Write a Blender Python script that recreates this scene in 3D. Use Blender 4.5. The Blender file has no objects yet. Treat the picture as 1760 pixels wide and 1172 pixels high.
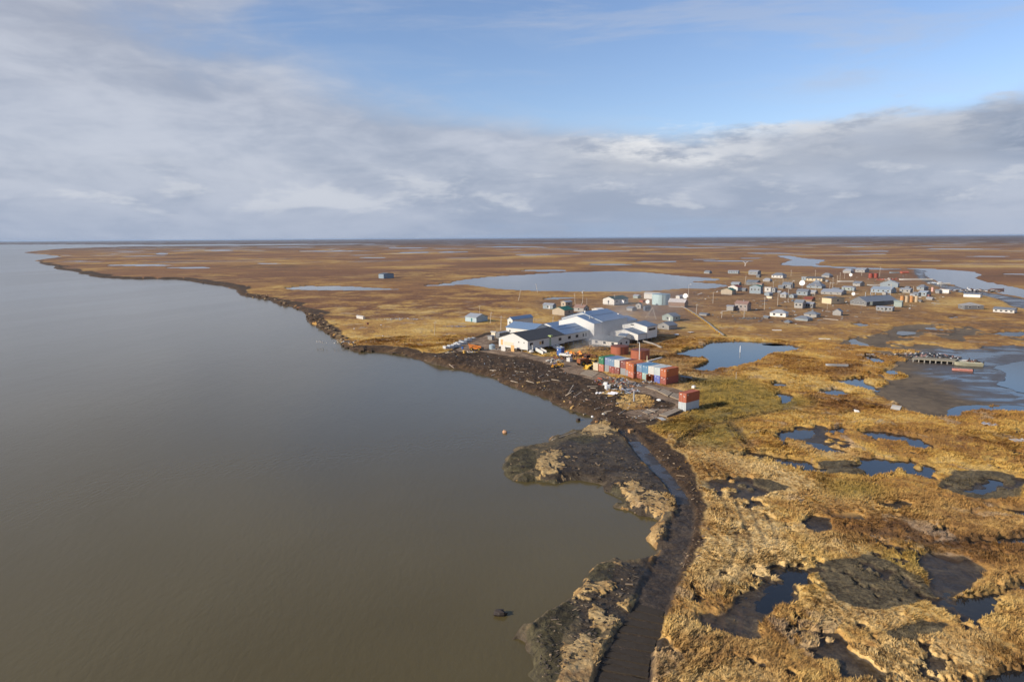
import bpy, bmesh, math, random
import numpy as np
from mathutils import Vector, Matrix
random.seed(7)
R = math.radians
S = bpy.context.scene
COL = S.collection
# ------------------------------------------------------------------ camera
H = 47.0; F = 1173.0; PITCH = math.atan((586 - 409.0) / F); ROLL = R(0.34)
r0 = Vector((1, 0, 0)); u0 = Vector((0, math.sin(PITCH), math.cos(PITCH))); fw = Vector((0, math.cos(PITCH), -math.sin(PITCH)))
rr = r0 * math.cos(ROLL) - u0 * math.sin(ROLL); uu = r0 * math.sin(ROLL) + u0 * math.cos(ROLL)
cam = bpy.data.cameras.new('camera'); co = bpy.data.objects.new('camera', cam); COL.objects.link(co)
m = Matrix((rr, uu, -fw)).transposed().to_4x4(); m.translation = (0, 0, H); co.matrix_world = m
cam.sensor_width = 36; cam.lens = 36 * F / 1760; cam.clip_start = 0.5; cam.clip_end = 300000
S.camera = co
# ------------------------------------------------------------------ sun, exposure
SUN_EL = R(23.5); SUN_AZ = math.atan2(-0.92, -0.40)      # direction towards the sun: x=-.92, y=-.40
sv = Vector((math.sin(SUN_AZ) * math.cos(SUN_EL), math.cos(SUN_AZ) * math.cos(SUN_EL), math.sin(SUN_EL)))
sl = bpy.data.lights.new('sun', 'SUN'); sl.energy = 5.0; sl.angle = R(0.7); sl.color = (1.0, .88, .72)
so = bpy.data.objects.new('sun', sl); COL.objects.link(so); so.rotation_euler = sv.to_track_quat('Z', 'Y').to_euler()
so.location = (0, 0, 300)
S.view_settings.view_transform = 'Standard'; S.view_settings.look = 'None'; S.view_settings.exposure = 0.12; S.view_settings.gamma = 1
S.cycles.max_bounces = 5; S.cycles.diffuse_bounces = 2; S.cycles.glossy_bounces = 2; S.cycles.volume_bounces = 0
S.cycles.transparent_max_bounces = 6; S.cycles.caustics_reflective = False; S.cycles.caustics_refractive = False
S.cycles.use_denoising = True; S.cycles.use_adaptive_sampling = True; S.cycles.adaptive_threshold = .015

# ------------------------------------------------------------------ node helper
class NG:
    def __init__(s, nt): s.nt = nt; s.nt.nodes.clear()
    def node(s, t, **k):
        n = s.nt.nodes.new(t)
        for a, b in k.items(): setattr(n, a, b)
        return n
    def put(s, sock, v):
        if isinstance(v, bpy.types.NodeSocket): s.nt.links.new(v, sock)
        elif v is not None:
            if isinstance(v, (tuple, list)) and len(v) == 3 and len(sock.default_value) == 4: v = (*v, 1)
            sock.default_value = v
    def m(s, op, a, b=None, c=None, clamp=False):
        n = s.node('ShaderNodeMath', operation=op, use_clamp=clamp)
        for i, v in enumerate((a, b, c)):
            if v is not None: s.put(n.inputs[i], v)
        return n.outputs[0]
    def add(s, a, b): return s.m('ADD', a, b)
    def sub(s, a, b): return s.m('SUBTRACT', a, b)
    def mul(s, a, b, clamp=False): return s.m('MULTIPLY', a, b, clamp=clamp)
    def div(s, a, b): return s.m('DIVIDE', a, b)
    def ma(s, a, b, c): return s.m('MULTIPLY_ADD', a, b, c)
    def mix(s, f, a, b, mode='MIX'):
        n = s.node('ShaderNodeMix', data_type='RGBA', blend_type=mode)
        s.put(n.inputs[0], f); s.put(n.inputs[6], a); s.put(n.inputs[7], b); return n.outputs[2]
    def noise(s, vec, scale, detail=4, rough=.55, dist=0, out=0, dim='3D'):
        n = s.node('ShaderNodeTexNoise', noise_dimensions=dim)
        s.put(n.inputs['Vector'], vec); s.put(n.inputs['Scale'], scale); s.put(n.inputs['Detail'], detail)
        s.put(n.inputs['Roughness'], rough); s.put(n.inputs['Distortion'], dist); return n.outputs[out]
    def step(s, v, a, b):                                # smooth 0..1 between a and b
        n = s.node('ShaderNodeMapRange', interpolation_type='SMOOTHSTEP')
        s.put(n.inputs[0], v); s.put(n.inputs[1], a); s.put(n.inputs[2], b); return n.outputs[0]
    def vm(s, op, a, b=None, sc=None):
        n = s.node('ShaderNodeVectorMath', operation=op); s.put(n.inputs[0], a)
        if b is not None: s.put(n.inputs[1], b)
        if sc is not None: s.put(n.inputs[3], sc)
        return n.outputs[0]
    def ramp(s, v, stops, interp='LINEAR'):
        n = s.node('ShaderNodeValToRGB'); e = n.color_ramp; e.interpolation = interp
        while len(e.elements) > 1: e.elements.remove(e.elements[-1])
        e.elements[0].position = stops[0][0]; e.elements[0].color = (*stops[0][1], 1)
        for p, c in stops[1:]:
            q = e.elements.new(p); q.color = (*c, 1)
        s.put(n.inputs[0], v); return n.outputs[0]
    def bump(s, h, dist, strength=1.0, normal=None):
        n = s.node('ShaderNodeBump'); s.put(n.inputs['Height'], h); n.inputs['Distance'].default_value = dist
        n.inputs['Strength'].default_value = strength
        if normal is not None: s.put(n.inputs['Normal'], normal)
        return n.outputs[0]
def new_mat(name):
    mt = bpy.data.materials.new(name); mt.use_nodes = True; return mt, NG(mt.node_tree)
def finish(g, color, rough=.9, normal=None, metallic=0, spec=.3, ior=None, emis=None, estr=0, coat=None):
    p = g.node('ShaderNodeBsdfPrincipled'); o = g.node('ShaderNodeOutputMaterial')
    g.put(p.inputs['Base Color'], color); g.put(p.inputs['Roughness'], rough); g.put(p.inputs['Metallic'], metallic)
    g.put(p.inputs['Specular IOR Level'], spec)
    if ior: g.put(p.inputs['IOR'], ior)
    if normal is not None: g.put(p.inputs['Normal'], normal)
    if emis is not None: g.put(p.inputs['Emission Color'], emis); g.put(p.inputs['Emission Strength'], estr)
    g.nt.links.new(p.outputs[0], o.inputs[0]); return p

# ------------------------------------------------------------------ sky
W = bpy.data.worlds.new('World'); S.world = W; W.use_nodes = True; g = NG(W.node_tree)
sky = g.node('ShaderNodeTexSky', sky_type='NISHITA'); sky.sun_disc = False
sky.sun_elevation = SUN_EL; sky.sun_rotation = SUN_AZ % (2 * math.pi); sky.air_density = 1.0; sky.dust_density = .6; sky.ozone_density = 2.0
tc = g.node('ShaderNodeTexCoord'); d = tc.outputs['Generated']
sx = g.node('ShaderNodeSeparateXYZ'); g.put(sx.inputs[0], d); X, Y, Z = sx.outputs
az = g.m('ARCTAN2', X, Y); el = g.m('ARCSINE', Z)
azd = g.mul(az, 57.2958); eld = g.mul(el, 57.2958)
zz = g.m('MAXIMUM', g.add(Z, .07), .02)
cb = g.node('ShaderNodeCombineXYZ'); g.put(cb.inputs[0], g.div(X, zz)); g.put(cb.inputs[1], g.div(Y, zz)); P = cb.outputs[0]
cb2 = g.node('ShaderNodeCombineXYZ'); g.put(cb2.inputs[0], g.mul(azd, .05)); g.put(cb2.inputs[1], g.mul(eld, .17)); Q = cb2.outputs[0]
def blob(ax, ey, sa, se, w):
    a = g.div(g.sub(azd, ax), sa); b = g.div(g.sub(eld, ey), se)
    return g.mul(g.m('EXPONENT', g.mul(g.add(g.mul(a, a), g.mul(b, b)), -1)), w)
cw = g.node('ShaderNodeCombineXYZ'); g.put(cw.inputs[0], g.mul(azd, .05)); g.put(cw.inputs[1], g.mul(eld, .12)); Q1 = cw.outputs[0]
cw = g.node('ShaderNodeCombineXYZ'); g.put(cw.inputs[0], g.mul(azd, .05)); g.put(cw.inputs[1], g.mul(eld, .12)); Q1 = cw.outputs[0]
nA = g.noise(P, .36, 7, .55, .6); nB = g.noise(Q1, .85, 8, .56, .4); nC = g.noise(Q, 3.0, 7, .58, .3)
cov = g.add(g.mul(nA, .50), g.add(g.mul(nB, 1.05), g.mul(nC, .26)))
for bl in [(-40, 13, 21, 18, .42), (-14, 6, 26, 5, .16), (-8, 3.5, 60, 3.0, .34), (-30, 5, 30, 6, .22), (22, 5.4, 22, 2.0, .40), (38, 7.4, 8, 2.0, .46),
           (0, 15.5, 20, 6.6, -.32), (26, 13.5, 24, 4.6, -.46), (-2, 7.6, 16, 2.6, .12), (60, 12, 26, 14, .15), (-120, 30, 50, 40, .1), (120, 20, 50, 30, .1), (12, 9.8, 12, 1.5, -.22)]:
    cov = g.add(cov, blob(*bl))
cov = g.sub(cov, g.mul(g.step(eld, 24, 40), .30))  # overhead cloud out of view thinned to weaken fill light and deepen shade
cov = g.sub(cov, .16)
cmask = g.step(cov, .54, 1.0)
nP = g.noise(g.vm('MULTIPLY', Q, (1.5, 1.5, 1)), 2.2, 9, .60, .15)
# heaped cloud tops: bright upper edge with a shaded base, seen side on above the horizon
top = g.add(g.add(8.0, g.add(g.mul(g.sub(nP, .5), 5.0), g.mul(g.sub(nB, .5), 9.0))), g.mul(blob(36, 8, 10, 30, 1), 1.4))
hd_ = g.sub(top, eld)
body = g.mul(g.step(hd_, -.45, .75), g.mul(g.step(eld, 4.0, 6.0), g.step(azd, -2, 10)))
rimc = g.mul(g.mul(g.step(hd_, 3.6, .2), g.step(g.noise(Q, 5.0, 8, .62), .34, .56)), g.add(.42, blob(14, 7, 8, 9, .58)))
lit = g.step(g.add(g.mul(nC, .50), g.mul(nB, .80)), .50, .80)
dark = g.add(g.mul(blob(39, 6.6, 4.5, 2.0, 1.8), g.step(nC, .28, .45)), blob(0, 0, 90, 3.6, .62))
ccol = g.mix(lit, (.33, .375, .475), (.52, .55, .63))
ccol = g.mix(g.step(eld, 6, 19), ccol, g.mix(lit, (.35, .375, .45), (.50, .525, .59)))
ccol = g.mix(g.mul(dark, .70, clamp=True), ccol, (.25, .325, .47))
skyc = g.mix(1.0, sky.outputs[0], (.135, .134, .150), 'MULTIPLY')
skyc = g.mix(g.step(eld, 9, 0.2), skyc, (.33, .43, .60))
wisp = g.mul(g.step(g.noise(g.vm('MULTIPLY', Q, (1, 1.6, 1)), 1.1, 7, .6, .5), .47, .74), .22); skyc = g.mix(g.mul(wisp, g.step(eld, 24, 12)), skyc, (.50, .56, .66))
veil = g.mul(g.mul(g.step(g.noise(g.vm('ADD', g.vm('MULTIPLY', Q, (.8, 1.5, 1)), (3, 1, 0)), .9, 8, .62, .8), .48, .66), .42), g.mul(g.step(eld, 9.5, 11.5), g.step(eld, 26, 16))); skyc = g.mix(veil, skyc, (.45, .50, .61))
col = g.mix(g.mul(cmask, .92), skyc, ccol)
col = g.mix(g.mul(body, g.add(.55, g.mul(g.step(nC, .35, .62), .35))), col, g.mix(g.mul(dark, .9, clamp=True), g.mix(rimc, (.34, .385, .475), (.84, .84, .84)), (.22, .26, .34)))
low = g.mul(g.step(g.add(nP, blob(-12, 3.2, 14, 1.2, .12)), .52, .66), g.mul(g.step(eld, 1.2, 2.6), g.step(eld, 6.5, 4.5))); col = g.mix(g.mul(low, .42), col, (.66, .68, .72))
col = g.mix(g.step(eld, -.2, -2), col, (.25, .24, .22))
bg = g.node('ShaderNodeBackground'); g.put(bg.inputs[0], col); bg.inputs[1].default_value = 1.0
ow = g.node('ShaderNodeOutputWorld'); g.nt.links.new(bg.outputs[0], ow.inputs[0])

# ------------------------------------------------------------------ pixel of the photograph <-> point on the ground
def pix(x, y, z=0.0):
    d = fw + rr * ((x - 880) / F) + uu * ((586 - y) / F)
    t = (z - H) / d.z if d.z < -1e-5 else 6e4
    t = min(t, 6e4)
    return Vector((d.x * t, d.y * t, z))
def ppm(x, y):                                            # photo pixels per metre at a ground point
    p = pix(x, y); return F / (p - Vector((0, 0, H))).dot(fw)

# ------------------------------------------------------------------ numpy noise
def _h(ix, iy, s):
    n = (ix.astype(np.int64) * 374761393 + iy.astype(np.int64) * 668265263 + s * 1442695041) & 0xffffffff
    n = ((n ^ (n >> 13)) * 1274126177) & 0xffffffff
    n = (n ^ (n >> 16)) & 0xffffffff
    return n / 4294967295.0
def vn(x, y, s=0):
    ix = np.floor(x); iy = np.floor(y); fx = x - ix; fy = y - iy
    fx = fx * fx * fx * (fx * (fx * 6 - 15) + 10); fy = fy * fy * fy * (fy * (fy * 6 - 15) + 10)
    a = _h(ix, iy, s); b = _h(ix + 1, iy, s); c = _h(ix, iy + 1, s); d = _h(ix + 1, iy + 1, s)
    return (a + (b - a) * fx) * (1 - fy) + (c + (d - c) * fx) * fy
def fbm(x, y, o=4, s=0, g=.5):
    v = 0; a = 1; t = 0; c, sn = math.cos(.6), math.sin(.6)
    for i in range(o):
        v = v + a * vn(x, y, s + i * 17); t += a; a *= g
        x, y = (x * c - y * sn) * 2.03 + 5.3, (x * sn + y * c) * 2.03 + 1.7
    return v / t
def sstep(v, a, b):
    t = np.clip((v - a) / (b - a), 0, 1); return t * t * (3 - 2 * t)

# ------------------------------------------------------------------ outlines
def wpoly(pts, z=0.0, amp=None, closed=True, seed=0, smooth=True):
    """photo outline -> ground outline, rounded and roughened in metres"""
    P = np.array([pix(x, y, z)[:2] for x, y in pts])
    return rough_poly(P, amp, closed, seed, smooth)
def rough_poly(P, amp=None, closed=True, seed=0, smooth=True):
    if smooth:
        for _ in range(1):
            Q = []
            n = len(P)
            for i in range(n if closed else n - 1):
                a, b = P[i], P[(i + 1) % n]; Q += [a * .8 + b * .2, a * .2 + b * .8]
            P = np.array(Q)
    out = []
    n = len(P)
    for i in range(n if closed else n - 1):
        a, b = P[i], P[(i + 1) % n]; L = np.hypot(*(b - a)); dist = np.hypot(*((a + b) / 2))
        k = int(min(max(1, L / max(.6, dist * .006)), 60))
        for j in range(k): out.append(a + (b - a) * j / k)
    if not closed: out.append(P[-1])
    P = np.array(out); dist = np.hypot(P[:, 0], P[:, 1])
    A = (np.clip(dist * .005, .35, 40) if amp is None else amp)
    w = 1.0 / (A * 2.6 + .3)
    wm = float(np.median(w)) if np.ndim(w) else w
    P = P + np.stack([(fbm(P[:, 0] * wm, P[:, 1] * wm, 4, 91 + seed) - .5) * 2 * A, (fbm(P[:, 0] * wm, P[:, 1] * wm, 4, 191 + seed) - .5) * 2 * A], 1)
    return P
# ------------------------------------------------------------------ ground grid (one sheet, finest where the picture is finest)
yp = [900.0]
while yp[-1] > .9:
    y = yp[-1]; yp.append(y - (1.45 if y > 480 else 1.25 if y > 40 else .6 if y > 6 else .3))
rad = np.array([8., 20., 35.] + [F * H / y for y in yp if F * H / y > 45] + [80000.])
azs = np.concatenate([np.arange(-180, -46, 4.0), np.arange(-44, 44.01, .075), np.arange(46, 180, 4.0)]) * math.pi / 180
NR, NC = len(rad), len(azs)
GX = rad[:, None] * np.sin(azs)[None]; GY = rad[:, None] * np.cos(azs)[None]
GR = np.repeat(rad[:, None], NC, 1)
def pip(x, y, P):
    ins = np.zeros(x.shape, bool); n = len(P)
    x0, y0 = P[:, 0], P[:, 1]; x1, y1 = np.roll(x0, -1), np.roll(y0, -1)
    ymin, ymax = y.min(), y.max()
    use = ((y0 > ymin) | (y1 > ymin)) & ((y0 <= ymax) | (y1 <= ymax)) & ((x0 > x.min()) | (x1 > x.min()))
    for a, b, c, e in zip(x0[use], y0[use], x1[use], y1[use]):
        if b == e: continue
        ins ^= ((b > y) != (e > y)) & (x < (c - a) * (y - b) / (e - b) + a)
    return ins
def sdf(P, closed=True, D0=12.0, DK=.04):
    """signed distance (+ inside), clipped; for open lines: minus the distance"""
    out = -(D0 + DK * GR)
    A = P if closed else P[:-1]; B = np.roll(P, -1, 0) if closed else P[1:]
    lo = np.minimum(A, B); hi = np.maximum(A, B); plo, phi = lo.min(0), hi.max(0)
    for i in range(0, NR, 16):
        for j in range(0, NC, 40):
            sl = (slice(i, i + 16), slice(j, j + 40)); x, y = GX[sl], GY[sl]
            D = D0 + DK * rad[min(i + 15, NR - 1)]
            a, b, c, e = x.min(), x.max(), y.min(), y.max()
            if a - D > phi[0] or b + D < plo[0] or c - D > phi[1] or e + D < plo[1]: continue
            near = (lo[:, 0] < b + D) & (hi[:, 0] > a - D) & (lo[:, 1] < e + D) & (hi[:, 1] > c - D)
            if not near.any():
                if closed and pip(x[:1, :1], y[:1, :1], P)[0, 0]: out[sl] *= -1
                continue
            d2 = np.full(x.shape, D * D)
            for s0, s1 in zip(A[near], B[near]):
                vx, vy = s1 - s0; L = vx * vx + vy * vy + 1e-9
                t = np.clip(((x - s0[0]) * vx + (y - s0[1]) * vy) / L, 0, 1)
                d2 = np.minimum(d2, (x - s0[0] - t * vx) ** 2 + (y - s0[1] - t * vy) ** 2)
            d = np.sqrt(d2)
            out[sl] = np.where(pip(x, y, P), d, -d) if closed else -d
    return out

shore = [(33,434.5),(60,436),(80,438),(100,440),(102,442.5),(58,447),(69,456),(95,457),(85,462),(124,466.5),(138,471.6),(175,479),(230,480),(280,480),(313,482),(338,487),(370,491),(400,497),(405,507),(447,514.5),(484,525.5),(518,536),(521,545),(524,554),(545,563),(567,579),(589,594.5),(604,605.5),(640,606),(680,608),(720,620),(740,626),(771,634.5),(797,638),(822,644.7),(844,650),(856,658),(885,670),(900,674),(933,687),(965.5,700),(991.6,710),(1005,713),(1018,719.7),(1010,730),(986,741),(949,751.4),(920,767),(880.5,767),(870,783),(855,794),(857,815),(872.6,827),(899,831),(928,831),(958,836),(978,828),(1007.5,829.5),(1028.7,838.7),(1044.5,849),(1068,862.5),(1047,869),(1060,877),(1084,886),(1118.6,891.6),(1116,899.6),(1110.7,915),(1101,926),(1121,944.5),(1119.7,950),(1112,957),(1083,966),(1062,959),(1023,965),(1007,976),(998,989),(981,1015),(971,1031),(944.5,1046),(910.6,1070),(882,1080),(871,1106.5),(892,1106),(901.4,1127),(903,1156),(908,1167),(912,1200),(900,1400)]
Pr = wpoly(shore, -1.7, None, closed=False); _d = np.hypot(Pr[:, 0], Pr[:, 1]); _a = np.clip((_d - 230) * .012, 0, 5); _n = .9 * (_d < 260)
Pr = Pr + np.stack([(fbm(Pr[:, 0] / 2.2, Pr[:, 1] / 2.2, 3, 961, .65) - .5) * _n * 2, (fbm(Pr[:, 0] / 2.2, Pr[:, 1] / 2.2, 3, 971, .65) - .5) * _n * 2], 1)
Pr = Pr + np.stack([(fbm(Pr[:, 0] / 9, Pr[:, 1] / 9, 3, 931, .65) - .5) * _a * 2, (fbm(Pr[:, 0] / 9, Pr[:, 1] / 9, 3, 941, .65) - .5) * _a * 2], 1)
tail = np.array([[-6, -40], [-4, -400], [-60000, -400], [-78000, 8000]])
far = np.array([pix(x, y)[:2] for x, y in [(-700, 428.5), (0, 420.5), (100, 420), (250, 420.3), (420, 419.6), (640, 419.0), (660, 419.4), (560, 420.4), (450, 421.6), (300, 422.8), (200, 424.2), (130, 426), (90, 428), (60, 431), (33, 434)]])
Priver = np.concatenate([Pr, tail, far])
river = sdf(Priver, D0=30)

near_ponds = {   # outline in the photograph; second item = kind of water
 'a': [(1159,609.7),(1184,600.5),(1212,596.6),(1217.6,588.7),(1241,586),(1283,587),(1322,588),(1361,592.7),(1390,599),(1351,604.4),(1335,606),(1325,606),(1314,612),(1304,619),(1285,624),(1267,628),(1245,632),(1225.5,638.4),(1208,637),(1191.5,635),(1203,629),(1216,625),(1220,619),(1212,614),(1191,614.5),(1175,611)],
 'b': [(725,491),(770,487),(800,480),(850,475),(920,471),(960,468),(1060,466),(1110,468),(1150,472),(1185,475.5),(1215,477),(1243,480.5),(1222,482.8),(1192,483.6),(1184,485.2),(1215,486),(1240,488.5),(1252,491.5),(1236,494.5),(1215,497),(1180,496),(1130,500),(1090,502),(1040,502),(980,501),(900,499.5),(845,496),(800,489),(770,492),(740,492.5)],
 'c': [(492,495),(520,491.2),(580,491),(640,494.5),(697,497),(660,499),(560,499),(500,498)],
 'd': [(1259,781),(1290,777.5),(1328.6,783),(1364,789),(1405,797),(1440,799),(1473,797),(1476,790),(1447,781),(1405,777),(1388,769.4),(1385,762),(1411,763.5),(1447,774),(1476,785.7),(1515,788.6),(1559,793),(1588.6,796),(1612,806),(1609,815),(1565,818),(1532.5,813.7),(1520.6,819.6),(1494,821),(1470,818),(1452.7,822.6),(1417,816.7),(1387.7,813.7),(1370,806),(1349,802),(1328.6,794.5),(1299,789),(1269.5,786)],
 'e': [(1343,747),(1367,738.4),(1392,738),(1388,748.7),(1367,753),(1352,756),(1358,771),(1352,774),(1340,759)],
 'f': [(1482,743),(1506,742),(1535,745),(1574,751),(1588,760),(1612,773),(1588.6,773),(1568,767.5),(1560,761),(1517.7,757),(1491,750)],
 'g': [(1429,740),(1444,735.5),(1455.7,738),(1447,746)],
 'h': [(1659.5,844.8),(1695,838.8),(1698,822),(1726,826),(1711,838.8),(1711,847.7),(1683,852)],
 'i': [(1352.7,967),(1372,968),(1403.6,989),(1391,1005),(1365,1014.5),(1359,1037),(1324,1053),(1300,1056),(1288,1050),(1300,1025),(1330,1012),(1340,992)],
 'j': [(1632.7,1027),(1677,1020),(1722,1007),(1760,998),(1900,985),(1900,1030),(1760,1024),(1722,1030),(1712,1046),(1722,1056),(1702.7,1068.6),(1674,1073),(1655,1059),(1636,1043)],
 'l': [(1734.5,920),(1760,914),(1850,910),(1850,950),(1760,943),(1709,942),(1652,937.6),(1614,933)],
 'm': [(1674,1170.5),(1696,1152),(1722,1143),(1747,1143),(1790,1150),(1900,1240),(1700,1260),(1650,1190)],
 'n': [(1445,1071),(1473.6,1076),(1512,1090),(1512,1098),(1470,1089)],
 'o': [(1335,677),(1351,676),(1364,681.5),(1356,689),(1345.7,695),(1341.8,685.5)],
 'p': [(1326,658),(1345.7,658),(1348,665),(1330,665)],
 'q': [(1411,672),(1437,669),(1463,677.6),(1439.8,681),(1413.6,678)],
 'r': [(1424,654),(1452.8,653.5),(1466,649.5),(1486.8,649.5),(1481.6,658),(1502.5,662),(1505,673),(1486.8,669),(1466,664.5),(1445,660)],
 's': [(1486.8,611),(1502.5,612),(1520.8,620),(1507.7,625),(1492,618)],
 't': [(1487,640),(1507.7,646),(1502.5,647.5)],
 'u': [(1520.8,636),(1541.7,638),(1539,647),(1523.4,643)],
 'v': [(1463,581),(1473.8,588),(1492,592.7),(1489.5,597.5),(1468.5,593)],
 'w': [(1451.5,685.5),(1466,693),(1458,693)],
 'x': [(1464.6,556),(1481,555.5),(1493,559.5),(1482,562)],
 'y': [(1545,569),(1570,571),(1557.5,577),(1545,574)],
 'z': [(1590,563),(1620,564),(1619,568),(1600,567)],
 'aa': [(1704,573.7),(1723,570),(1760,570),(1830,572),(1830,577),(1760,576),(1732,578.5)],
 'ab': [(1632,545),(1647.5,543.8),(1649,546),(1634.7,548)],
 'ac': [(1900,600),(1760,622),(1713,632),(1738,639),(1741,655),(1713,658),(1745,668),(1760,674),(1900,692)],
 'ad': [(1632,719),(1640,705),(1662,697.5),(1760,699.5),(1900,702),(1900,710),(1760,708),(1700,707),(1657,707),(1645,718)],
 'ae': [(1701,871),(1760,876),(1850,880),(1850,895),(1760,893),(1724,880)],
 'af': [(1337,924),(1375,930),(1365,936),(1345,934)],
 'ah': [(932,515.5),(942,511.5),(965,509.8),(990,510.5),(986,513),(960,514.5),(948,516)],
 'ag': [(1310,592.3),(1330,590.5),(1345,593),(1335,594)],
 'rv': [(1555,461.5),(1591,461.5),(1623,463.5),(1655,465.6),(1675.7,467.5),(1686,473),(1673,477),(1684.6,481),(1702.5,485),(1719,489),(1745,494),(1760,498),(1900,520),(1900,545),(1760,511),(1719,504),(1693.6,500),(1655,496),(1642,490.5),(1611.7,484),(1595,477),(1588.6,469.4),(1596,466),(1575,463.5)],
 'ch': [(1334,439.5),(1357,439.5),(1385,444.5),(1419,446.5),(1407,452.5),(1400,455.6),(1450,458.5),(1500,460.5),(1560,463),(1500,463.6),(1440,461),(1395,458),(1360,457),(1336,454.5),(1352,450.5),(1362,446),(1345,443)],
}
def ell(cx, cy, rx, ry, n=14, sd=0):
    rn = random.Random(sd * 31 + int(cx))
    return [(cx + rx * math.cos(a) * rn.uniform(.75, 1.1), cy + ry * math.sin(a) * rn.uniform(.8, 1.05)) for a in [2 * math.pi * k / n for k in range(n)]]
far_ponds = {}
for k, e in enumerate([(240,456,60,1.7),(328,460.2,41,1.5),(462,453.3,22,1.1),(280,436.5,12,1.2),(936,465.2,46,1.9),(1050,454.7,42,1.2),(1133,449.6,42,1.3),(1035,431.6,52,1.5),(1250,448.8,52,1.1),
       (1215,446,30,.8),(880,424.5,60,.9),(700,426.5,40,.8),(560,432,50,.9),(1290,443.8,20,.8),(1500,432,40,.8),(1640,428,60,.9),(1700,441,40,1.0),(1240,420,90,.6),(980,417.5,120,.45),(480,425,60,.6),
       (780,433,34,.7),(380,431,26,.7),(1140,424,60,.6),(1450,420,60,.5),(640,443,30,.7),(1600,448,26,.8),(1745,471.5,30,1.1)]):
    far_ponds['f%d' % k] = ell(*e, sd=k)

ctx = {}
pond = -(12 + .04 * GR); POND_OUT = []
for k, (nm, pts) in enumerate(list(near_ponds.items()) + list(far_ponds.items())):
    o = wpoly(pts, -.25, None, seed=k * 3); POND_OUT.append((nm, o)); pond = np.maximum(pond, sdf(o))
# islands of marsh in the ponds
isl = -(12 + .04 * GR)
for k, pts in enumerate([[(1413,811),(1425,804),(1460,801),(1490,809),(1490,820),(1470,823),(1440,820)], [(1392,797),(1420,793),(1460,794),(1470,800),(1440,806),(1400,803)], [(1530,812),(1545,806),(1562,812),(1550,818)], [(1566,801),(1580,799),(1592,804),(1580,808)], [(1380,1025),(1376,1031),(1384,1033)], [(1395,1012),(1390,1018),(1398,1018)]]):
    isl = np.maximum(isl, sdf(wpoly(pts, -.1, .5, seed=k)))
pond = pond + (.45 - 1.1 * sstep(GR, 190, 130) + (fbm(GX / 1.6, GY / 1.6, 3, 811, .6) - .5) * 2.2) * (GR < 420)
pond = np.minimum(pond, -isl)

def area(polys, soft=3.0, amp=1.6, D0=12, seed=0):
    """0..1 mask: soft edge of `soft` metres (grows with distance)"""
    v = np.zeros(GX.shape)
    for k, p in enumerate(polys):
        s = sdf(wpoly(p, -.2, amp, seed=seed + k), D0=D0)
        v = np.maximum(v, sstep(s, -soft - .003 * GR, soft * .4 + .003 * GR))
    return v
def line(polys, w, soft=.4, amp=.15):
    v = np.zeros(GX.shape)
    for k, p in enumerate(polys):
        s = sdf(wpoly(p, -.2, amp, closed=False, seed=k), closed=False, D0=max(4, 2 * w), DK=.01); v = np.maximum(v, 1 - sstep(-s, w, w + soft))
    return v
dirt = area([[(585,585),(604,594),(650,595),(700,600),(745,610),(775,606),(800,588),(845,570),(870,580),(850,598),(905,612),(960,612),(1015,628),(1040,648),(1075,655),(1130,664),(1170,688),(1165,704),(1130,720),(1105,735),(1120,745),(1150,770),(1176,800),(1196,850),(1205,880),(1192,900),(1165,890),(1160,830),(1100,760),(1062,740),(1030,725),(990,725),(900,700),(800,660),(700,640),(600,630)],
   [(985,740),(1010,728),(1050,735),(1066,745),(1098,790),(1150,850),(1165,875),(1150,880),(1120,850),(1080,800),(1040,765),(1010,748)],
   [(1180,820),(1200,870),(1205,910),(1188,950),(1165,1010),(1145,1050),(1120,1060),(1130,980),(1160,900)]], 3.2)
road = area([[(1055,733),(1072,748),(1100,785),(1140,825),(1165,862),(1163,880),(1150,890),(1145,920),(1130,945),(1122,965),(1105,1000),(1085,1045),(1062,1078),(1050,1100),(1035,1120),(1020,1172),(1005,1250),(1118,1250),(1119,1172),(1122,1120),(1140,1080),(1145,1050),(1160,1010),(1176,960),(1192,915),(1194,880),(1183,850),(1155,815),(1124,780),(1100,755),(1088,738)]], .25, .25)
pcut = area([[(925,785),(960,772),(972,790),(966,812),(928,812)],[(1060,835),(1085,820),(1110,850),(1100,862),(1080,855)],[(1095,850),(1130,845),(1155,865),(1160,880),(1120,868)],[(1105,898),(1130,890),(1135,910),(1120,940),(1100,930)],[(1005,975),(1040,958),(1058,960),(1030,972),(1010,985)],[(990,1012),(1035,1000),(1030,1010),(995,1030)],[(1008,1050),(1040,1045),(1065,1060),(1045,1085),(1025,1090)],[(1055,1030),(1080,1030),(1078,1050),(1060,1050)],[(975,1100),(1010,1100),(1030,1110),(1020,1172),(1010,1250),(950,1250),(960,1150)],[(995,742),(1020,724),(1052,737),(1048,750),(1020,750)],[(1050,873),(1075,862),(1110,885),(1085,888)],[(870,822),(910,812),(950,820),(975,822),(968,834),(930,830),(895,829)]], 2.6, 1.8)
pcut = sstep(pcut + (fbm(GX / 1.7, GY / 1.7, 4, 707, .62) - .5) * 2.1, .56, .76)
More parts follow.
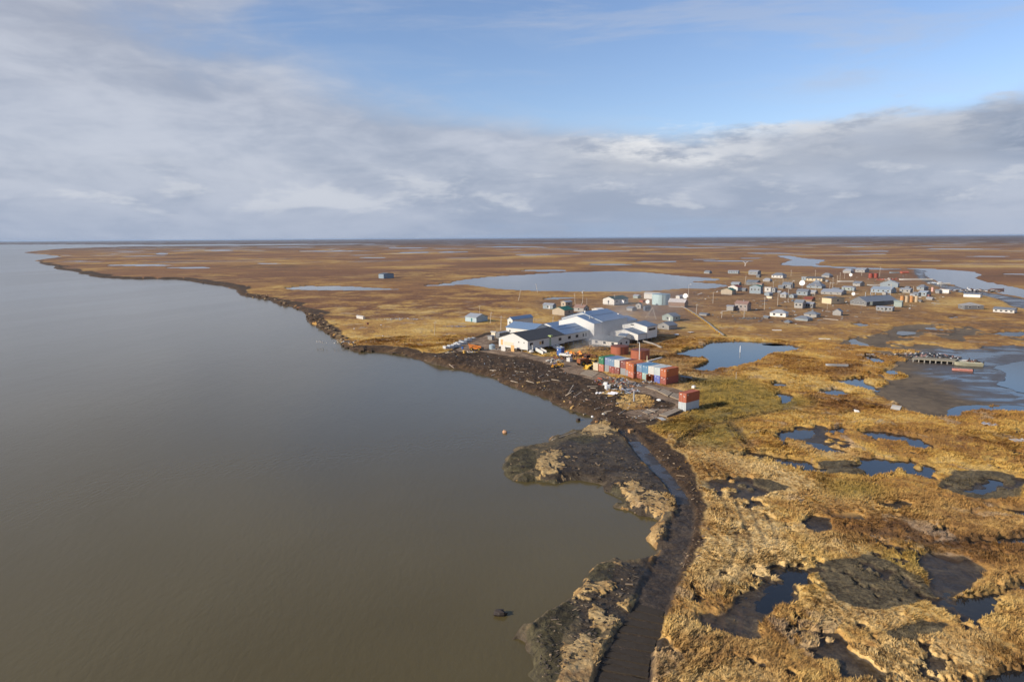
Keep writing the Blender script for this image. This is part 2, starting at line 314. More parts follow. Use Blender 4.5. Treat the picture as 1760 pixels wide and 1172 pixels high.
wet = area([[(965,759),(1018,754),(1058,746),(1085,770),(1120,810),(1150,850),(1120,852),(1075,850),(1040,838),(1000,826),(960,830),(930,815),(935,795),(955,775)],
   [(1062,962),(1105,962),(1124,950),(1118,970),(1095,1015),(1065,1060),(1025,1090),(1000,1110),(980,1095),(1000,1060),(975,1035),(1000,1000),(1030,990)],
   [(1090,850),(1130,862),(1155,875),(1148,884),(1110,884),(1085,870)], [(1125,890),(1148,892),(1140,925),(1122,942),(1128,915)],
   [(1260,1020),(1300,1012),(1345,1000),(1365,1012),(1360,1040),(1300,1060),(1300,1105),(1262,1095),(1245,1080),(1200,1076),(1200,1058),(1262,1060)],
   [(1590,950),(1640,952),(1690,978),(1660,1005),(1640,1020),(1610,1030),(1590,1000)]], 1.2)
mound = area([[(1055,692),(1072,683),(1108,682),(1122,692),(1108,705),(1070,704)],[(1040,676),(1060,672),(1068,680),(1050,684)],[(1150,640),(1215,645),(1250,655),(1200,672),(1168,676),(1130,664)]], 3)
mound = sstep(mound + (fbm(GX / 1.7, GY / 1.7, 4, 717, .62) - .5) * 1.6, .45, .65)
dirt = dirt * (1 - mound)
sink = area([[(915,607),(1018,583),(1025,590),(1010,600),(960,612),(925,612)],[(1060,590),(1130,582),(1160,582),(1120,592),(1080,598)]], 3)
peninsula = area([[(840,800),(880,760),(960,740),(1020,715),(1070,745),(1160,870),(1150,900),(1125,940),(1110,970),(1060,1070),(1030,1120),(1010,1260),(880,1260),(860,1100),(990,960),(1090,930),(1040,870),(950,840)]], .5)
wet = wet * (1 - pcut)
flat = area([[(1440,590),(1480,578),(1520,572),(1545,560),(1600,557),(1665,559),(1692,572),(1760,578),(1900,590),(1900,700),(1760,699),(1700,696),(1650,699),(1632,718),(1600,716),(1560,705),(1540,692),(1510,680),(1500,662),(1508,645),(1545,630),(1535,613),(1500,605),(1470,600)],
   [(1570,462),(1592,466),(1588,474),(1600,483),(1640,493),(1690,502),(1720,507),(1760,514),(1900,545),(1900,570),(1760,530),(1740,528),(1722,515),(1687,507),(1655,503.5),(1635,500),(1609,491),(1588,484),(1575,474)]], 1.5)
tuft = area([[(1580,578),(1605,574),(1612,579),(1600,583),(1582,582)], [(1655,577),(1700,577),(1740,583),(1760,588),(1720,596),(1680,594),(1660,588)], [(1552,592),(1568,590),(1570,595),(1555,596)], [(1520,640),(1550,640),(1565,648),(1540,654),(1520,650)], [(1480,640),(1510,648),(1530,660),(1505,668),(1480,660)]], 1)
flat = flat * (1 - tuft)
flat = flat * (1 - sstep(fbm(GX / 16, GY / 12, 4, 901, .6), .54, .58) * area([[(1440,580),(1600,555),(1760,570),(1900,585),(1900,600),(1700,600),(1600,598),(1520,650),(1480,640)]], 8))
algae = area([[(858,795),(872,783),(885,770),(905,770),(925,785),(920,800),(890,812),(862,820)], [(870,822),(910,812),(950,820),(975,822),(968,832),(930,828),(895,829)], [(1045,835),(1060,828),(1075,845),(1072,862),(1050,850)], [(1050,873),(1075,862),(1100,885),(1075,882)],
   [(945,1048),(972,1032),(985,1050),(975,1080),(960,1105),(970,1140),(960,1190),(910,1250),(903,1150),(905,1120),(915,1075)], [(1015,1085),(1030,1080),(1025,1100)], [(1010,975),(1055,965),(1050,985),(1010,1000)], [(975,755),(1005,750),(1030,757),(1000,764)]], 1.0)
pale = area([[(1160,880),(1195,800),(1150,775),(1190,755),(1230,765),(1260,790),(1300,800),(1380,820),(1420,840),(1380,860),(1300,860),(1330,900),(1350,940),(1370,960),(1345,1000),(1200,1020),(1160,1100),(1120,1172),(1110,1280),(1300,1280),(1330,1160),(1300,1100),(1180,1090)],
   [(1395,1050),(1450,1030),(1520,1060),(1560,1060),(1560,1085),(1500,1085),(1440,1070)], [(1370,770),(1410,760),(1480,790),(1440,790)], [(925,785),(960,772),(970,790),(965,812),(925,812)], [(1060,835),(1085,820),(1110,850),(1100,862),(1080,855)], [(1095,850),(1130,845),(1155,865),(1160,880),(1120,868)],
   [(1105,898),(1130,890),(1135,910),(1118,940),(1100,930)], [(1005,975),(1040,958),(1058,960),(1030,972),(1010,985)], [(990,1010),(1035,1000),(1030,1010),(995,1030)], [(1008,1050),(1040,1045),(1065,1060),(1045,1085),(1025,1090)], [(1055,1030),(1080,1030),(1078,1050),(1060,1050)], [(975,1100),(1010,1100),(1030,1110),(1020,1172),(1010,1250),(950,1250),(960,1150)], [(995,740),(1020,722),(1055,735),(1055,752),(1020,750)],
   [(1590,1090),(1650,1100),(1700,1090),(1660,1160),(1600,1172),(1500,1200),(1450,1150),(1500,1120)], [(1345,905),(1400,905),(1480,930),(1470,955),(1400,950)], [(1560,905),(1620,908),(1600,930),(1560,925)]], 4.0)
pale = np.maximum(pale, .36 * area([[(1160,880),(1160,790),(1240,760),(1330,800),(1500,850),(1900,900),(1900,1300),(1100,1300)]], 8))
pale = np.maximum(pale, .55 * area([[(1340,862),(1480,850),(1600,865),(1760,885),(1900,890),(1900,925),(1700,925),(1560,925),(1400,925)]], 9))
green = area([[(1190,655),(1250,650),(1300,660),(1330,680),(1400,690),(1340,705),(1290,712),(1240,730),(1180,725),(1205,700),(1200,680)], [(1130,728),(1200,725),(1180,745),(1140,745)], [(1210,735),(1250,725),(1270,740),(1250,770),(1195,765)], [(1520,955),(1580,955),(1610,965),(1580,975),(1530,970)], [(1440,835),(1500,840),(1490,850),(1440,850)]], 6)
rust = area([[(490,500),(560,500),(700,500),(830,500),(900,505),(880,530),(780,545),(700,550),(600,550),(540,545),(500,530),(430,510)], [(300,470),(640,466),(860,466),(700,480),(500,487),(380,487)], [(1400,688),(1500,682),(1530,694),(1420,700)], [(380,470),(500,468),(520,480),(400,482)], [(1660,740),(1760,770),(1760,800),(1660,790)]], 10)
marsh = area([[(1403.6,973),(1461,960),(1505,958),(1534,974),(1575,990),(1601,1011),(1613.6,1027),(1566,1037),(1518,1049.5),(1477,1049.5),(1435,1027),(1416,1002)], [(1512,1091),(1555,1087),(1600,1075),(1639,1070),(1613.6,1091),(1575,1105),(1543.6,1107)], [(1268,822),(1300,826),(1362,838),(1345,847),(1300,845),(1270,836)], [(1613.7,836),(1653.6,813.7),(1701,812),(1742,823),(1762,832),(1758.5,847.7),(1742,859.5),(1677,860),(1633,851)], [(1405,795),(1470,795),(1495,812),(1490,822),(1415,815)]], .8)
creek = line([[(1160,774),(1186,751),(1217,730),(1257,725),(1293,717),(1322,709),(1361,702),(1382,709),(1413,712),(1453,712),(1476,705)], [(1250,725),(1275,745),(1290,770)], [(1560,905),(1600,945),(1640,960)], [(1613,934),(1560,925),(1500,915)], [(1690,862),(1730,880)]], .7, 1.0, .8)
trk = [[(1205,788),(1232,820),(1248,845),(1260,880),(1275,915),(1279,948),(1264,986),(1238,1011),(1254,1040),(1261,1065),(1246,1091),(1220,1120),(1200,1140),(1170,1185)], [(1255,735),(1290,775),(1330,800)], [(1300,880),(1318,910),(1325,940)], [(1120,1172),(1180,1100),(1215,1060)]]
def tracks(polys, gauge=2.1, w=.2):
    v = np.zeros(GX.shape)
    for k, p in enumerate(polys):
        P = wpoly(p, 0, .3, closed=False, seed=k + 5); s = -sdf(P, closed=False, D0=5, DK=.01)
        v = np.maximum(v, 1 - sstep(np.abs(s - gauge / 2), w, w + .25))
    return v
track = tracks(trk)
pad = area([[(800,598),(840,590),(905,607),(925,610),(990,622),(1020,636),(1045,648),(1110,661),(1165,670),(1195,690),(1180,708),(1150,712),(1165,695),(1120,682),(1060,664),(985,645),(950,628),(905,615),(830,606)], [(1100,706),(1170,704),(1165,716),(1120,722),(1060,712)], [(780,604),(800,588),(850,574),(875,572),(880,582),(830,592),(810,606)]], .8)
bn = .35 + 1.5 * fbm(GX / 40, GY / 40, 3, 83) ** 1.5
bank = 1 - sstep(-river, (1.5 + .009 * np.minimum(GR, 900)) * bn, (7 + .026 * np.minimum(GR, 900)) * bn)
bank = bank * sstep(fbm(GX / 6, GY / 6, 3, 951, .6), .12, .32)
bank = bank * (GR > 260) * sstep(GR, 230, 420) * (1 - sstep(GR, 1400, 2200) * .5)

gapr = area([[(1200,900),(1330,890),(1480,900),(1900,880),(1900,1300),(1130,1300),(1140,1080),(1170,1000)], [(1200,900),(1230,890),(1250,930),(1180,950)]], 9)
gn = fbm(GX / 9 + 3, GY / 9, 4, 501, .6) + .3 * area([[(1170,760),(1330,780),(1350,955),(1260,960),(1200,1005),(1165,960)]], 5)
gap = sstep(gn, .36, .325) * gapr
gap = np.maximum(gap, sstep(fbm(GX / 3, GY / 3, 4, 533, .6), .345, .30) * gapr * .9)
gap2 = sstep(fbm(GX / 14, GY / 14, 4, 577, .6), .34, .30) * area([[(1210,740),(1300,700),(1900,700),(1900,900),(1330,890),(1230,860)]], 6)
wet = np.maximum(wet, np.maximum(gap, gap2) * .95)
village = area([[(1130,500),(1200,500),(1260,480),(1330,470),(1420,470),(1500,465),(1600,480),(1640,505),(1580,530),(1500,545),(1400,560),(1300,560),(1200,550),(1150,560),(1080,540)],[(900,520),(1000,515),(1080,520),(1180,560),(1120,600),(1060,600),(1000,560)],[(780,600),(840,560),(880,565),(860,590)],[(1040,590),(1130,600),(1240,650),(1200,665),(1130,640),(1040,625)]], 12)
dirt = np.maximum(dirt, village * .36)
dirt = np.maximum(dirt * (1 - .5 * peninsula), peninsula * .42) * (1 - pcut)
wet = wet * (1 - .35 * peninsula)
marsh = np.maximum(marsh, peninsula * (1 - pcut))
pale = np.maximum(pale, mound * .8)
pale = np.maximum(pale, np.clip(pcut * .35, 0, 1))
# heights ---------------------------------------------------------------
n_h = fbm(GX / 9, GY / 9, 3, 3); wx = (fbm(GX / 3.2, GY / 3.2, 2, 41) - .5) * 3; wy = (fbm(GX / 3.2, GY / 3.2, 2, 57) - .5) * 3
rg = 1 - np.abs(2 * fbm((GX + wx) / 1.7, (GY + wy) / 1.7, 2, 7, .55) - 1)
fine = vn(GX / .45, GY / .45, 77)
fade = 1 / (1 + (GR / 420) ** 2)
veg = np.clip(1 - np.maximum.reduce([dirt, road, wet, flat, pad, bank * .8, algae]), 0, 1)
clump = sstep(n_h, .35, .62)
hv = (.15 + .36 * rg ** 2 * (.35 + .65 * clump) + .20 * fine) * (.55 + .45 * fade) * (1 - .62 * marsh) * (1 - .5 * green) * (1 - .2 * track)
hv = hv * (1 - .55 * pcut)
hv = hv * fade ** .5 + .4 * (1 - fade ** .5)
big = (fbm(GX / 120, GY / 120, 3, 11) - .5) * 1.2 * sstep(GR, 200, 900) * (1 - sstep(GR, 6000, 20000))
lump = (fbm((GX + wx * .4) / 2.2, (GY + wy * .4) / 2.2, 4, 23, .6) - .45)
hd = -.12 + lump * .85 * dirt * (1 - pad) * (1 - road)
for hx, hy, hr, hh in [(1040,645,9,.0),(1090,690,7,1.4),(880,632,8,1.0),(755,618,7,1.6),(1010,690,7,.6),(790,610,5,1.2),(700,598,8,1.2),(940,648,8,.7),(590,585,10,1.5),(545,545,12,1.6)]:
    q = pix(hx, hy); hd = hd + hh * np.exp(-((GX - q.x) ** 2 + (GY - q.y) ** 2) / hr ** 2)
rut = np.sin((GX * .25 + GY * .95) / .33) * .03
hroad = -.54 + .36 * (fbm(GX / 1.6, GY / 1.6, 4, 5, .6) - .5) + .04 * track
fur = fbm((GX * .45 + GY * .9) / .8, (GX * .9 - GY * .45) / 7, 4, 15, .6)
hwet = -.12 * peninsula - .26 * (1 - peninsula) + .30 * (fbm(GX / 1.8, GY / 1.8, 4, 15, .6) - .5) + .55 * (fur - .5) * peninsula
hflat = -.30 + .10 * (fbm(GX / 6, GY / 6, 4, 19, .55) - .5)
GZ = hv * veg + hd * (1 - veg) + big
GZ = GZ * (1 - wet) + hwet * wet; GZ = GZ * (1 - flat) + hflat * flat
GZ = GZ * (1 - pad) + (.12 + .05 * (fbm(GX, GY, 2, 9) - .5)) * pad
GZ = GZ * (1 - road) + hroad * road
puddle = area([[(1072,755),(1096,785),(1136,825),(1162,864),(1188,858),(1168,826),(1136,786),(1108,758)]], .4, .35); GZ = GZ - .25 * puddle
GZ = GZ - 1.0 * sink - .45 * creek * (1 - road)
edge = sstep(-river, -.6 - .002 * GR, 1.8 + .006 * GR)                       # 0 in the river, 1 on land
slope = sstep(-river, 0, 9)
low = -.75 * (1 - slope) * sstep(GR, 60, 140)
jag = (fbm(GX / 2.6, GY / 2.6, 3, 63, .6) - .5) * 1.3 * (1 - slope)
GZ = (GZ + low + jag) * edge + -2.9 * (1 - edge)
pe = sstep(pond, -.45 - .001 * GR, .35 + .001 * GR)
GZ = np.where(river > 0, GZ, GZ * (1 - pe) + -.85 * pe)
GZ = np.where(GR > 3000, np.minimum(GZ, .5), GZ)
nv = NR * NC
mesh = bpy.data.meshes.new('ground')
idx = np.arange(nv, dtype=np.int32).reshape(NR, NC)
a = idx[:-1]; b = idx[1:]
quads = np.stack([a, b, np.roll(b, -1, 1), np.roll(a, -1, 1)], -1).reshape(-1, 4)[:, ::-1]
mesh.vertices.add(nv); mesh.vertices.foreach_set('co', np.stack([GX, GY, GZ], -1).astype(np.float32).ravel())
nq = len(quads)
mesh.loops.add(nq * 4); mesh.loops.foreach_set('vertex_index', quads.ravel().astype(np.int32))
mesh.polygons.add(nq); mesh.polygons.foreach_set('loop_start', np.arange(0, nq * 4, 4, dtype=np.int32))
mesh.polygons.foreach_set('use_smooth', np.ones(nq, bool))
mesh.update(calc_edges=True)
def attr(name, *ch):
    at = mesh.color_attributes.new(name, 'FLOAT_COLOR', 'POINT')
    at.data.foreach_set('color', np.stack([np.clip(c, 0, 1) for c in ch], -1).astype(np.float32).ravel())
pondwet = sstep(pond, -.9, -.1) 
rwet = sstep(river, -3.5, -.2) * (GR < 900)
attr('soil', np.maximum(dirt, bank * .95), road, np.maximum(wet, rwet * .6 * (1 - pcut)), algae)
attr('plants', pale, green, rust, marsh)
shine = area([[(1588,612),(1600,640),(1640,655),(1660,672),(1700,688),(1760,697),(1900,705),(1900,585),(1760,590),(1700,600),(1650,602),(1610,600)],[(1570,462),(1592,466),(1588,474),(1600,483),(1640,493),(1690,502),(1720,507),(1760,514),(1900,545),(1900,570),(1760,530),(1740,528),(1722,515),(1687,507),(1655,503.5),(1635,500),(1609,491),(1588,484),(1575,474)]], 8)
attr('more', shine, village, peninsula, pcut)
attr('extra', flat, pad, np.clip(track + creek, 0, 1), np.clip(pondwet, 0, 1))
ground = bpy.data.objects.new('ground', mesh); COL.objects.link(ground); ground['kind'] = 'structure'

ACH = dict(more=(shine, village, peninsula, pcut), soil=(np.maximum(dirt, bank * .95), road, wet, algae), plants=(pale, green, rust, marsh), extra=(flat, pad, np.clip(track + creek, 0, 1), pondwet))
rs = np.random.RandomState(3)
def tufts():
    N = 620000; u = rs.rand(N); r_ = 58 + (330 - 58) * u ** 1.25; t = (rs.rand(N) * 84 - 42) * math.pi / 180
    i = np.clip(np.searchsorted(rad, r_) - 1, 0, NR - 2); j = np.clip(np.searchsorted(azs, t) - 1, 0, NC - 2)
    fi = (r_ - rad[i]) / (rad[i + 1] - rad[i]); fj = (t - azs[j]) / (azs[j + 1] - azs[j])
    def sm(A): return (A[i, j] * (1 - fi) + A[i + 1, j] * fi) * (1 - fj) + (A[i, j + 1] * (1 - fi) + A[i + 1, j + 1] * fi) * fj
    x, y = r_ * np.sin(t), r_ * np.cos(t); v = sm(veg); z = sm(GZ)
    keep = (v > .62) & (sm(algae) < .2) & (sm(peninsula) < .95)  & (z > -.7) & (sm(river) < -1.5) & (sm(pond) < -.3) & (rs.rand(N) < v * (.35 + .65 * sm(clump)) * (1 - .55 * sm(track)) * (1 - .3 * sm(marsh)))
    ch = {k: np.stack([sm(c) for c in a_], -1)[keep] for k, a_ in ACH.items()}; mrs = sm(marsh)[keep]
    x, y, z, r_ = x[keep], y[keep], z[keep], r_[keep]; n = len(x); B = 5
    lean = (fbm(x / 14, y / 14, 2, 301) - .5) * 9 + rs.rand(n) * .9
    sc = (.62 + .45 * rs.rand(n)) * (1 + .8 * sstep(fbm(x / 5, y / 5, 3, 611), .5, .65)) * .85 * (1 - .5 * mrs) * (.85 + r_ / 500); V = np.zeros((n, B, 3, 3)); 
    for b in range(B):
        a_ = lean + (rs.rand(n) - .5) * 3.6; h = sc * (.16 + .20 * rs.rand(n)); o = sc * (.15 + .34 * rs.rand(n)); w = sc * (.045 + .045 * rs.rand(n)) ; px_ = (rs.rand(n) - .5) * .35; py_ = (rs.rand(n) - .5) * .35
        ca, sa = np.cos(a_), np.sin(a_)
        V[:, b, 0] = np.stack([x + px_ - sa * w, y + py_ + ca * w, z - .03], -1); V[:, b, 1] = np.stack([x + px_ + sa * w, y + py_ - ca * w, z - .03], -1); V[:, b, 2] = np.stack([x + px_ + ca * o, y + py_ + sa * o, z + h], -1)
    nt = n * B; me = bpy.data.meshes.new('marsh_grass'); me.vertices.add(nt * 3); me.vertices.foreach_set('co', V.astype(np.float32).ravel())
    me.loops.add(nt * 3); me.loops.foreach_set('vertex_index', np.arange(nt * 3, dtype=np.int32)); me.polygons.add(nt); me.polygons.foreach_set('loop_start', np.arange(0, nt * 3, 3, dtype=np.int32)); me.update(calc_edges=True)
    for k, a_ in ch.items():
        at = me.color_attributes.new(k, 'FLOAT_COLOR', 'POINT'); at.data.foreach_set('color', np.repeat(a_, B * 3, 0).astype(np.float32).ravel())
    o = bpy.data.objects.new('marsh_grass', me); COL.objects.link(o); o['kind'] = 'stuff'; o['label'] = 'dry golden sedge tufts covering the marsh in the foreground'; return me
GRASS = tufts()
mt, g = new_mat('tundra')
pos = g.node('ShaderNodeNewGeometry').outputs['Position']
def att(n):
    a_ = g.node('ShaderNodeAttribute', attribute_name=n); s_ = g.node('ShaderNodeSeparateColor'); g.put(s_.inputs[0], a_.outputs['Color'])
    return (*s_.outputs, a_.outputs['Alpha'])
aD, aR, aW, aA = att('soil'); aP, aG, aU, aM = att('plants'); aF, aPad, aT, aPW = att('extra'); aSh, aV, aPen, aCut = att('more')
nL = g.noise(pos, .0045, 5, .6, .4); nM = g.noise(pos, .035, 5, .62, .6); nS = g.noise(pos, .28, 5, .65, .8); nF = g.noise(pos, 2.2, 4, .7, .5)
nX = g.noise(pos, .0009, 4, .6)
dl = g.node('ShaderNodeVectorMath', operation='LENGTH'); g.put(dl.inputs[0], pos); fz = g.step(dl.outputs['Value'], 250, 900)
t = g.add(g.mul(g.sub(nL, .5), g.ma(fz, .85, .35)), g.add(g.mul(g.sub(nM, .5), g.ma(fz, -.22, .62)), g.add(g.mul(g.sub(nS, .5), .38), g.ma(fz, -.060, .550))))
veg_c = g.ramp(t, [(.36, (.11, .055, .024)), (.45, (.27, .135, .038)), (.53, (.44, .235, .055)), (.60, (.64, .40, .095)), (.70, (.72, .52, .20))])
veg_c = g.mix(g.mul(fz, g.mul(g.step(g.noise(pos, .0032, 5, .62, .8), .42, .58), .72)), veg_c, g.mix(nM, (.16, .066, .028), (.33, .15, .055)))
veg_c = g.mix(g.mul(aU, g.step(g.add(nM, g.mul(nS, .4)), .85, .55)), veg_c, (.155, .062, .025))
nK = g.noise(pos, .11, 5, .62, .9)
near_ = g.sub(1, g.step(dl.outputs['Value'], 350, 700))
veg_c = g.mix(g.mul(near_, g.mul(g.step(nK, .56, .66), .45)), veg_c, g.mix(nS, (.26, .125, .035), (.50, .27, .07)))
veg_c = g.mix(g.mul(near_, g.mul(g.step(nK, .43, .37), .55)), veg_c, g.mix(nS, (.30, .22, .15), (.58, .46, .32)))
pl = g.ramp(g.add(g.mul(nS, .6), g.mul(nF, .45)), [(.42, (.28, .17, .065)), (.50, (.62, .42, .165)), (.62, (.82, .60, .28))])
veg_c = g.mix(g.mul(aV, .55), veg_c, g.ramp(g.add(g.mul(nS, .5), g.mul(nM, .5)), [(.4, (.11, .060, .034)), (.6, (.34, .20, .105))]))
veg_c = g.mix(g.mul(aP, g.step(nM, .3, .62)), veg_c, pl)
gr_ = g.ramp(g.add(g.mul(nS, .6), g.mul(nK, .4)), [(.40, (.11, .095, .025)), (.50, (.26, .20, .04)), (.6, (.44, .29, .06))])
veg_c = g.mix(g.mul(aG, .8), veg_c, gr_)
mr = g.ramp(g.add(g.mul(nS, .5), g.mul(nF, .5)), [(.42, (.05, .041, .024)), (.52, (.12, .098, .055)), (.62, (.23, .18, .095))])
veg_c = g.mix(g.step(g.add(aM, g.mul(g.sub(nS, .5), 1.2)), .35, .65), veg_c, mr)
# dark stems and gaps between tufts
veg_c = g.mix(g.step(nF, .46, .30), veg_c, g.mix(.6, veg_c, (.05, .03, .018)))
dirt_c = g.ramp(g.add(g.mul(nS, .5), g.mul(nF, .5)), [(.40, (.018, .011, .006)), (.50, (.046, .027, .013)), (.57, (.092, .056, .027)), (.65, (.19, .125, .065))])
pad_c = g.ramp(g.add(g.mul(nS, .6), g.mul(nF, .4)), [(.40, (.085, .055, .036)), (.52, (.24, .168, .108)), (.62, (.36, .265, .175))])
wet_c = g.ramp(g.add(g.mul(nS, .6), g.mul(nF, .4)), [(.42, (.020, .016, .010)), (.53, (.056, .043, .027)), (.62, (.11, .088, .055))])
alg_c = g.ramp(g.add(g.mul(nS, .5), g.mul(nF, .5)), [(.42, (.022, .021, .012)), (.52, (.05, .045, .022)), (.62, (.10, .088, .045))])
road_c = g.ramp(g.add(g.mul(nS, .5), g.mul(nF, .5)), [(.42, (.022, .017, .011)), (.52, (.050, .038, .026)), (.62, (.10, .078, .053))])
flat_c = g.ramp(g.add(g.mul(nS, .4), g.mul(nM, .6)), [(.4, (.085, .066, .045)), (.52, (.155, .118, .074)), (.64, (.21, .155, .092))])
flat_c = g.mix(g.mul(aSh, .75), flat_c, (.05, .047, .045))
brk = g.add(g.mul(nS, .5), g.mul(nF, .35))
def over(base, c, f, j=.8):                 # ragged border: noise decides inside the soft edge
    return g.mix(g.step(g.add(f, g.mul(g.sub(brk, .43), j)), .38, .62), base, c)
veg_c = g.mix(g.mul(aCut, .55), veg_c, g.ramp(g.add(g.mul(nS, .5), g.mul(nF, .5)), [(.42, (.13, .085, .045)), (.6, (.42, .30, .16))]))
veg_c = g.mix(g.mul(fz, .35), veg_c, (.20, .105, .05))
c = over(veg_c, dirt_c, aD, 1.3); c = over(c, wet_c, aW); c = over(c, alg_c, aA); c = over(c, flat_c, aF, .5); c = over(c, pad_c, aPad, 1.1)
c = g.mix(aR, c, road_c); c = g.mix(g.mul(aT, .45), c, (.07, .048, .033)); c = g.mix(g.mul(aPW, .55), c, (.05, .034, .022))
# shallow pools scattered over the far tundra
dist = g.vm('LENGTH', pos); 
ln = g.node('ShaderNodeVectorMath', operation='LENGTH'); g.put(ln.inputs[0], pos); dist = ln.outputs['Value']
pool = g.mul(g.step(g.noise(pos, .0042, 3, .5, .8), .612, .632), g.mul(g.step(dist, 900, 2600), g.sub(1, g.step(aD, .2, .5))))
strk = g.noise(g.vm('MULTIPLY', pos, (1, 1.8, 1)), .045, 6, .66, .7)
pool = g.m('MAXIMUM', pool, g.mul(g.mul(aF, aSh), g.mul(g.step(strk, .47, .56), .85)))
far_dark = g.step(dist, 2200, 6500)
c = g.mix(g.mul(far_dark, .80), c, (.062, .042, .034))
wetf = g.m('MAXIMUM', g.mul(aF, g.ma(aSh, .70, .12)), g.m('MAXIMUM', g.mul(aW, .75), g.mul(aR, .5)))
rgh = g.ma(wetf, -.62, .95); rgh = g.add(rgh, g.mul(g.sub(nS, .5), g.mul(wetf, .5)))
bh = g.add(g.mul(nS, g.ma(aD, .8, .8)), g.add(g.mul(nF, .35), g.mul(g.noise(pos, 7, 3, .7), .12)))
bs = g.ma(g.m('MAXIMUM', wetf, aPad), -.75, .95)
nrm = g.node('ShaderNodeBump'); g.put(nrm.inputs['Height'], bh); nrm.inputs['Distance'].default_value = .55; g.put(nrm.inputs['Strength'], bs)
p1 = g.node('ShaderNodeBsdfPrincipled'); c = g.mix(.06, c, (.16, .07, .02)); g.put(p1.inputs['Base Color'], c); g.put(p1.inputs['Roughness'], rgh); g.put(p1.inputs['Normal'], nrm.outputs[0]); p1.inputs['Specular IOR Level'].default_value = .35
p2 = g.node('ShaderNodeBsdfPrincipled'); p2.inputs['Base Color'].default_value = (.03, .035, .04, 1); p2.inputs['Roughness'].default_value = .12
ms = g.node('ShaderNodeMixShader'); g.put(ms.inputs[0], pool); g.nt.links.new(p1.outputs[0], ms.inputs[1]); g.nt.links.new(p2.outputs[0], ms.inputs[2])
o_ = g.node('ShaderNodeOutputMaterial'); g.nt.links.new(ms.outputs[0], o_.inputs[0])
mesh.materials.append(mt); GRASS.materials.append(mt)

# water -----------------------------------------------------------------
def sheet(name, P, z, mat, kind='structure'):
    bm = bmesh.new(); vs = [bm.verts.new((x, y, z)) for x, y in P]
    f = bm.faces.new(vs)
    if f.normal.z < 0: f.normal_flip()
    bmesh.ops.triangulate(bm, faces=[f]) if len(P) > 4 else None
    bm.normal_update()
    me = bpy.data.meshes.new(name); bm.to_mesh(me); bm.free(); me.materials.append(mat)
    o = bpy.data.objects.new(name, me); COL.objects.link(o); o['kind'] = kind; return o
wm, g = new_mat('river_water'); pos = g.node('ShaderNodeNewGeometry').outputs['Position']
mp = g.node('ShaderNodeMapping'); g.put(mp.inputs[0], pos); mp.inputs['Rotation'].default_value = (0, 0, .5); mp.inputs['Scale'].default_value = (1, .45, 1)
w1 = g.noise(mp.outputs[0], 1.1, 3, .6, .3); w2 = g.noise(mp.outputs[0], .16, 3, .6, .3)
sed = g.noise(pos, .006, 4, .55, .8); sed2 = g.noise(pos, .0012, 3, .5, .6)
wc = g.mix(g.step(g.add(g.mul(sed, .6), g.mul(sed2, .4)), .35, .65), (.092, .071, .027), (.120, .095, .041))
nb = g.bump(g.add(w1, g.mul(w2, 1.6)), .08, .42)
lane = g.noise(g.vm('MULTIPLY', mp.outputs[0], (1, .25, 1)), .02, 4, .6, .5)
finish(g, wc, g.add(g.ma(sed2, .10, .10), g.mul(g.step(lane, .42, .60), .015)), nb, spec=.5, ior=1.33)
pm, g = new_mat('pond_water'); pos = g.node('ShaderNodeNewGeometry').outputs['Position']
nb = g.bump(g.noise(pos, .8, 3, .6), .03, .4)
finish(g, (.016, .018, .020), .07, nb, spec=.5, ior=1.33)
sheet('river', [(-79000, -800), (200, -800), (200, 800), (-79000 * .2, 60000), (-79000, 40000)][:2] + [(300, 60), (300, 1500), (3000, 70000), (-79000, 70000)], -1.72, wm)
for nm, P in POND_OUT:
    r_ = float(np.hypot(*P.mean(0)))
    cen = P.mean(0); 
    d = P - np.roll(P, 1, 0) + np.roll(P, -1, 0) - P; n_ = np.stack([d[:, 1], -d[:, 0]], 1); n_ /= (np.hypot(n_[:, 0], n_[:, 1])[:, None] + 1e-9)
    ar = np.sum(P[:, 0] * np.roll(P[:, 1], -1) - np.roll(P[:, 0], -1) * P[:, 1])
    n_ *= 1 if ar > 0 else -1
    sheet('pond_water', P + n_ * (1.3 if r_ < 420 else .25 + .0005 * r_), -.28, pm)
dm, g = new_mat('ditch_water'); pos = g.node('ShaderNodeNewGeometry').outputs['Position']
finish(g, (.045, .036, .028), g.ma(g.step(g.noise(pos, .25, 4, .6), .4, .6), .35, .15), g.bump(g.noise(pos, 1.5, 3, .6), .03, .4), spec=.5, ior=1.33)
sheet('puddle_water', wpoly([(1066,752),(1092,785),(1133,825),(1158,868),(1194,862),(1174,826),(1141,786),(1112,755)], -.5, .1), -.63, dm)
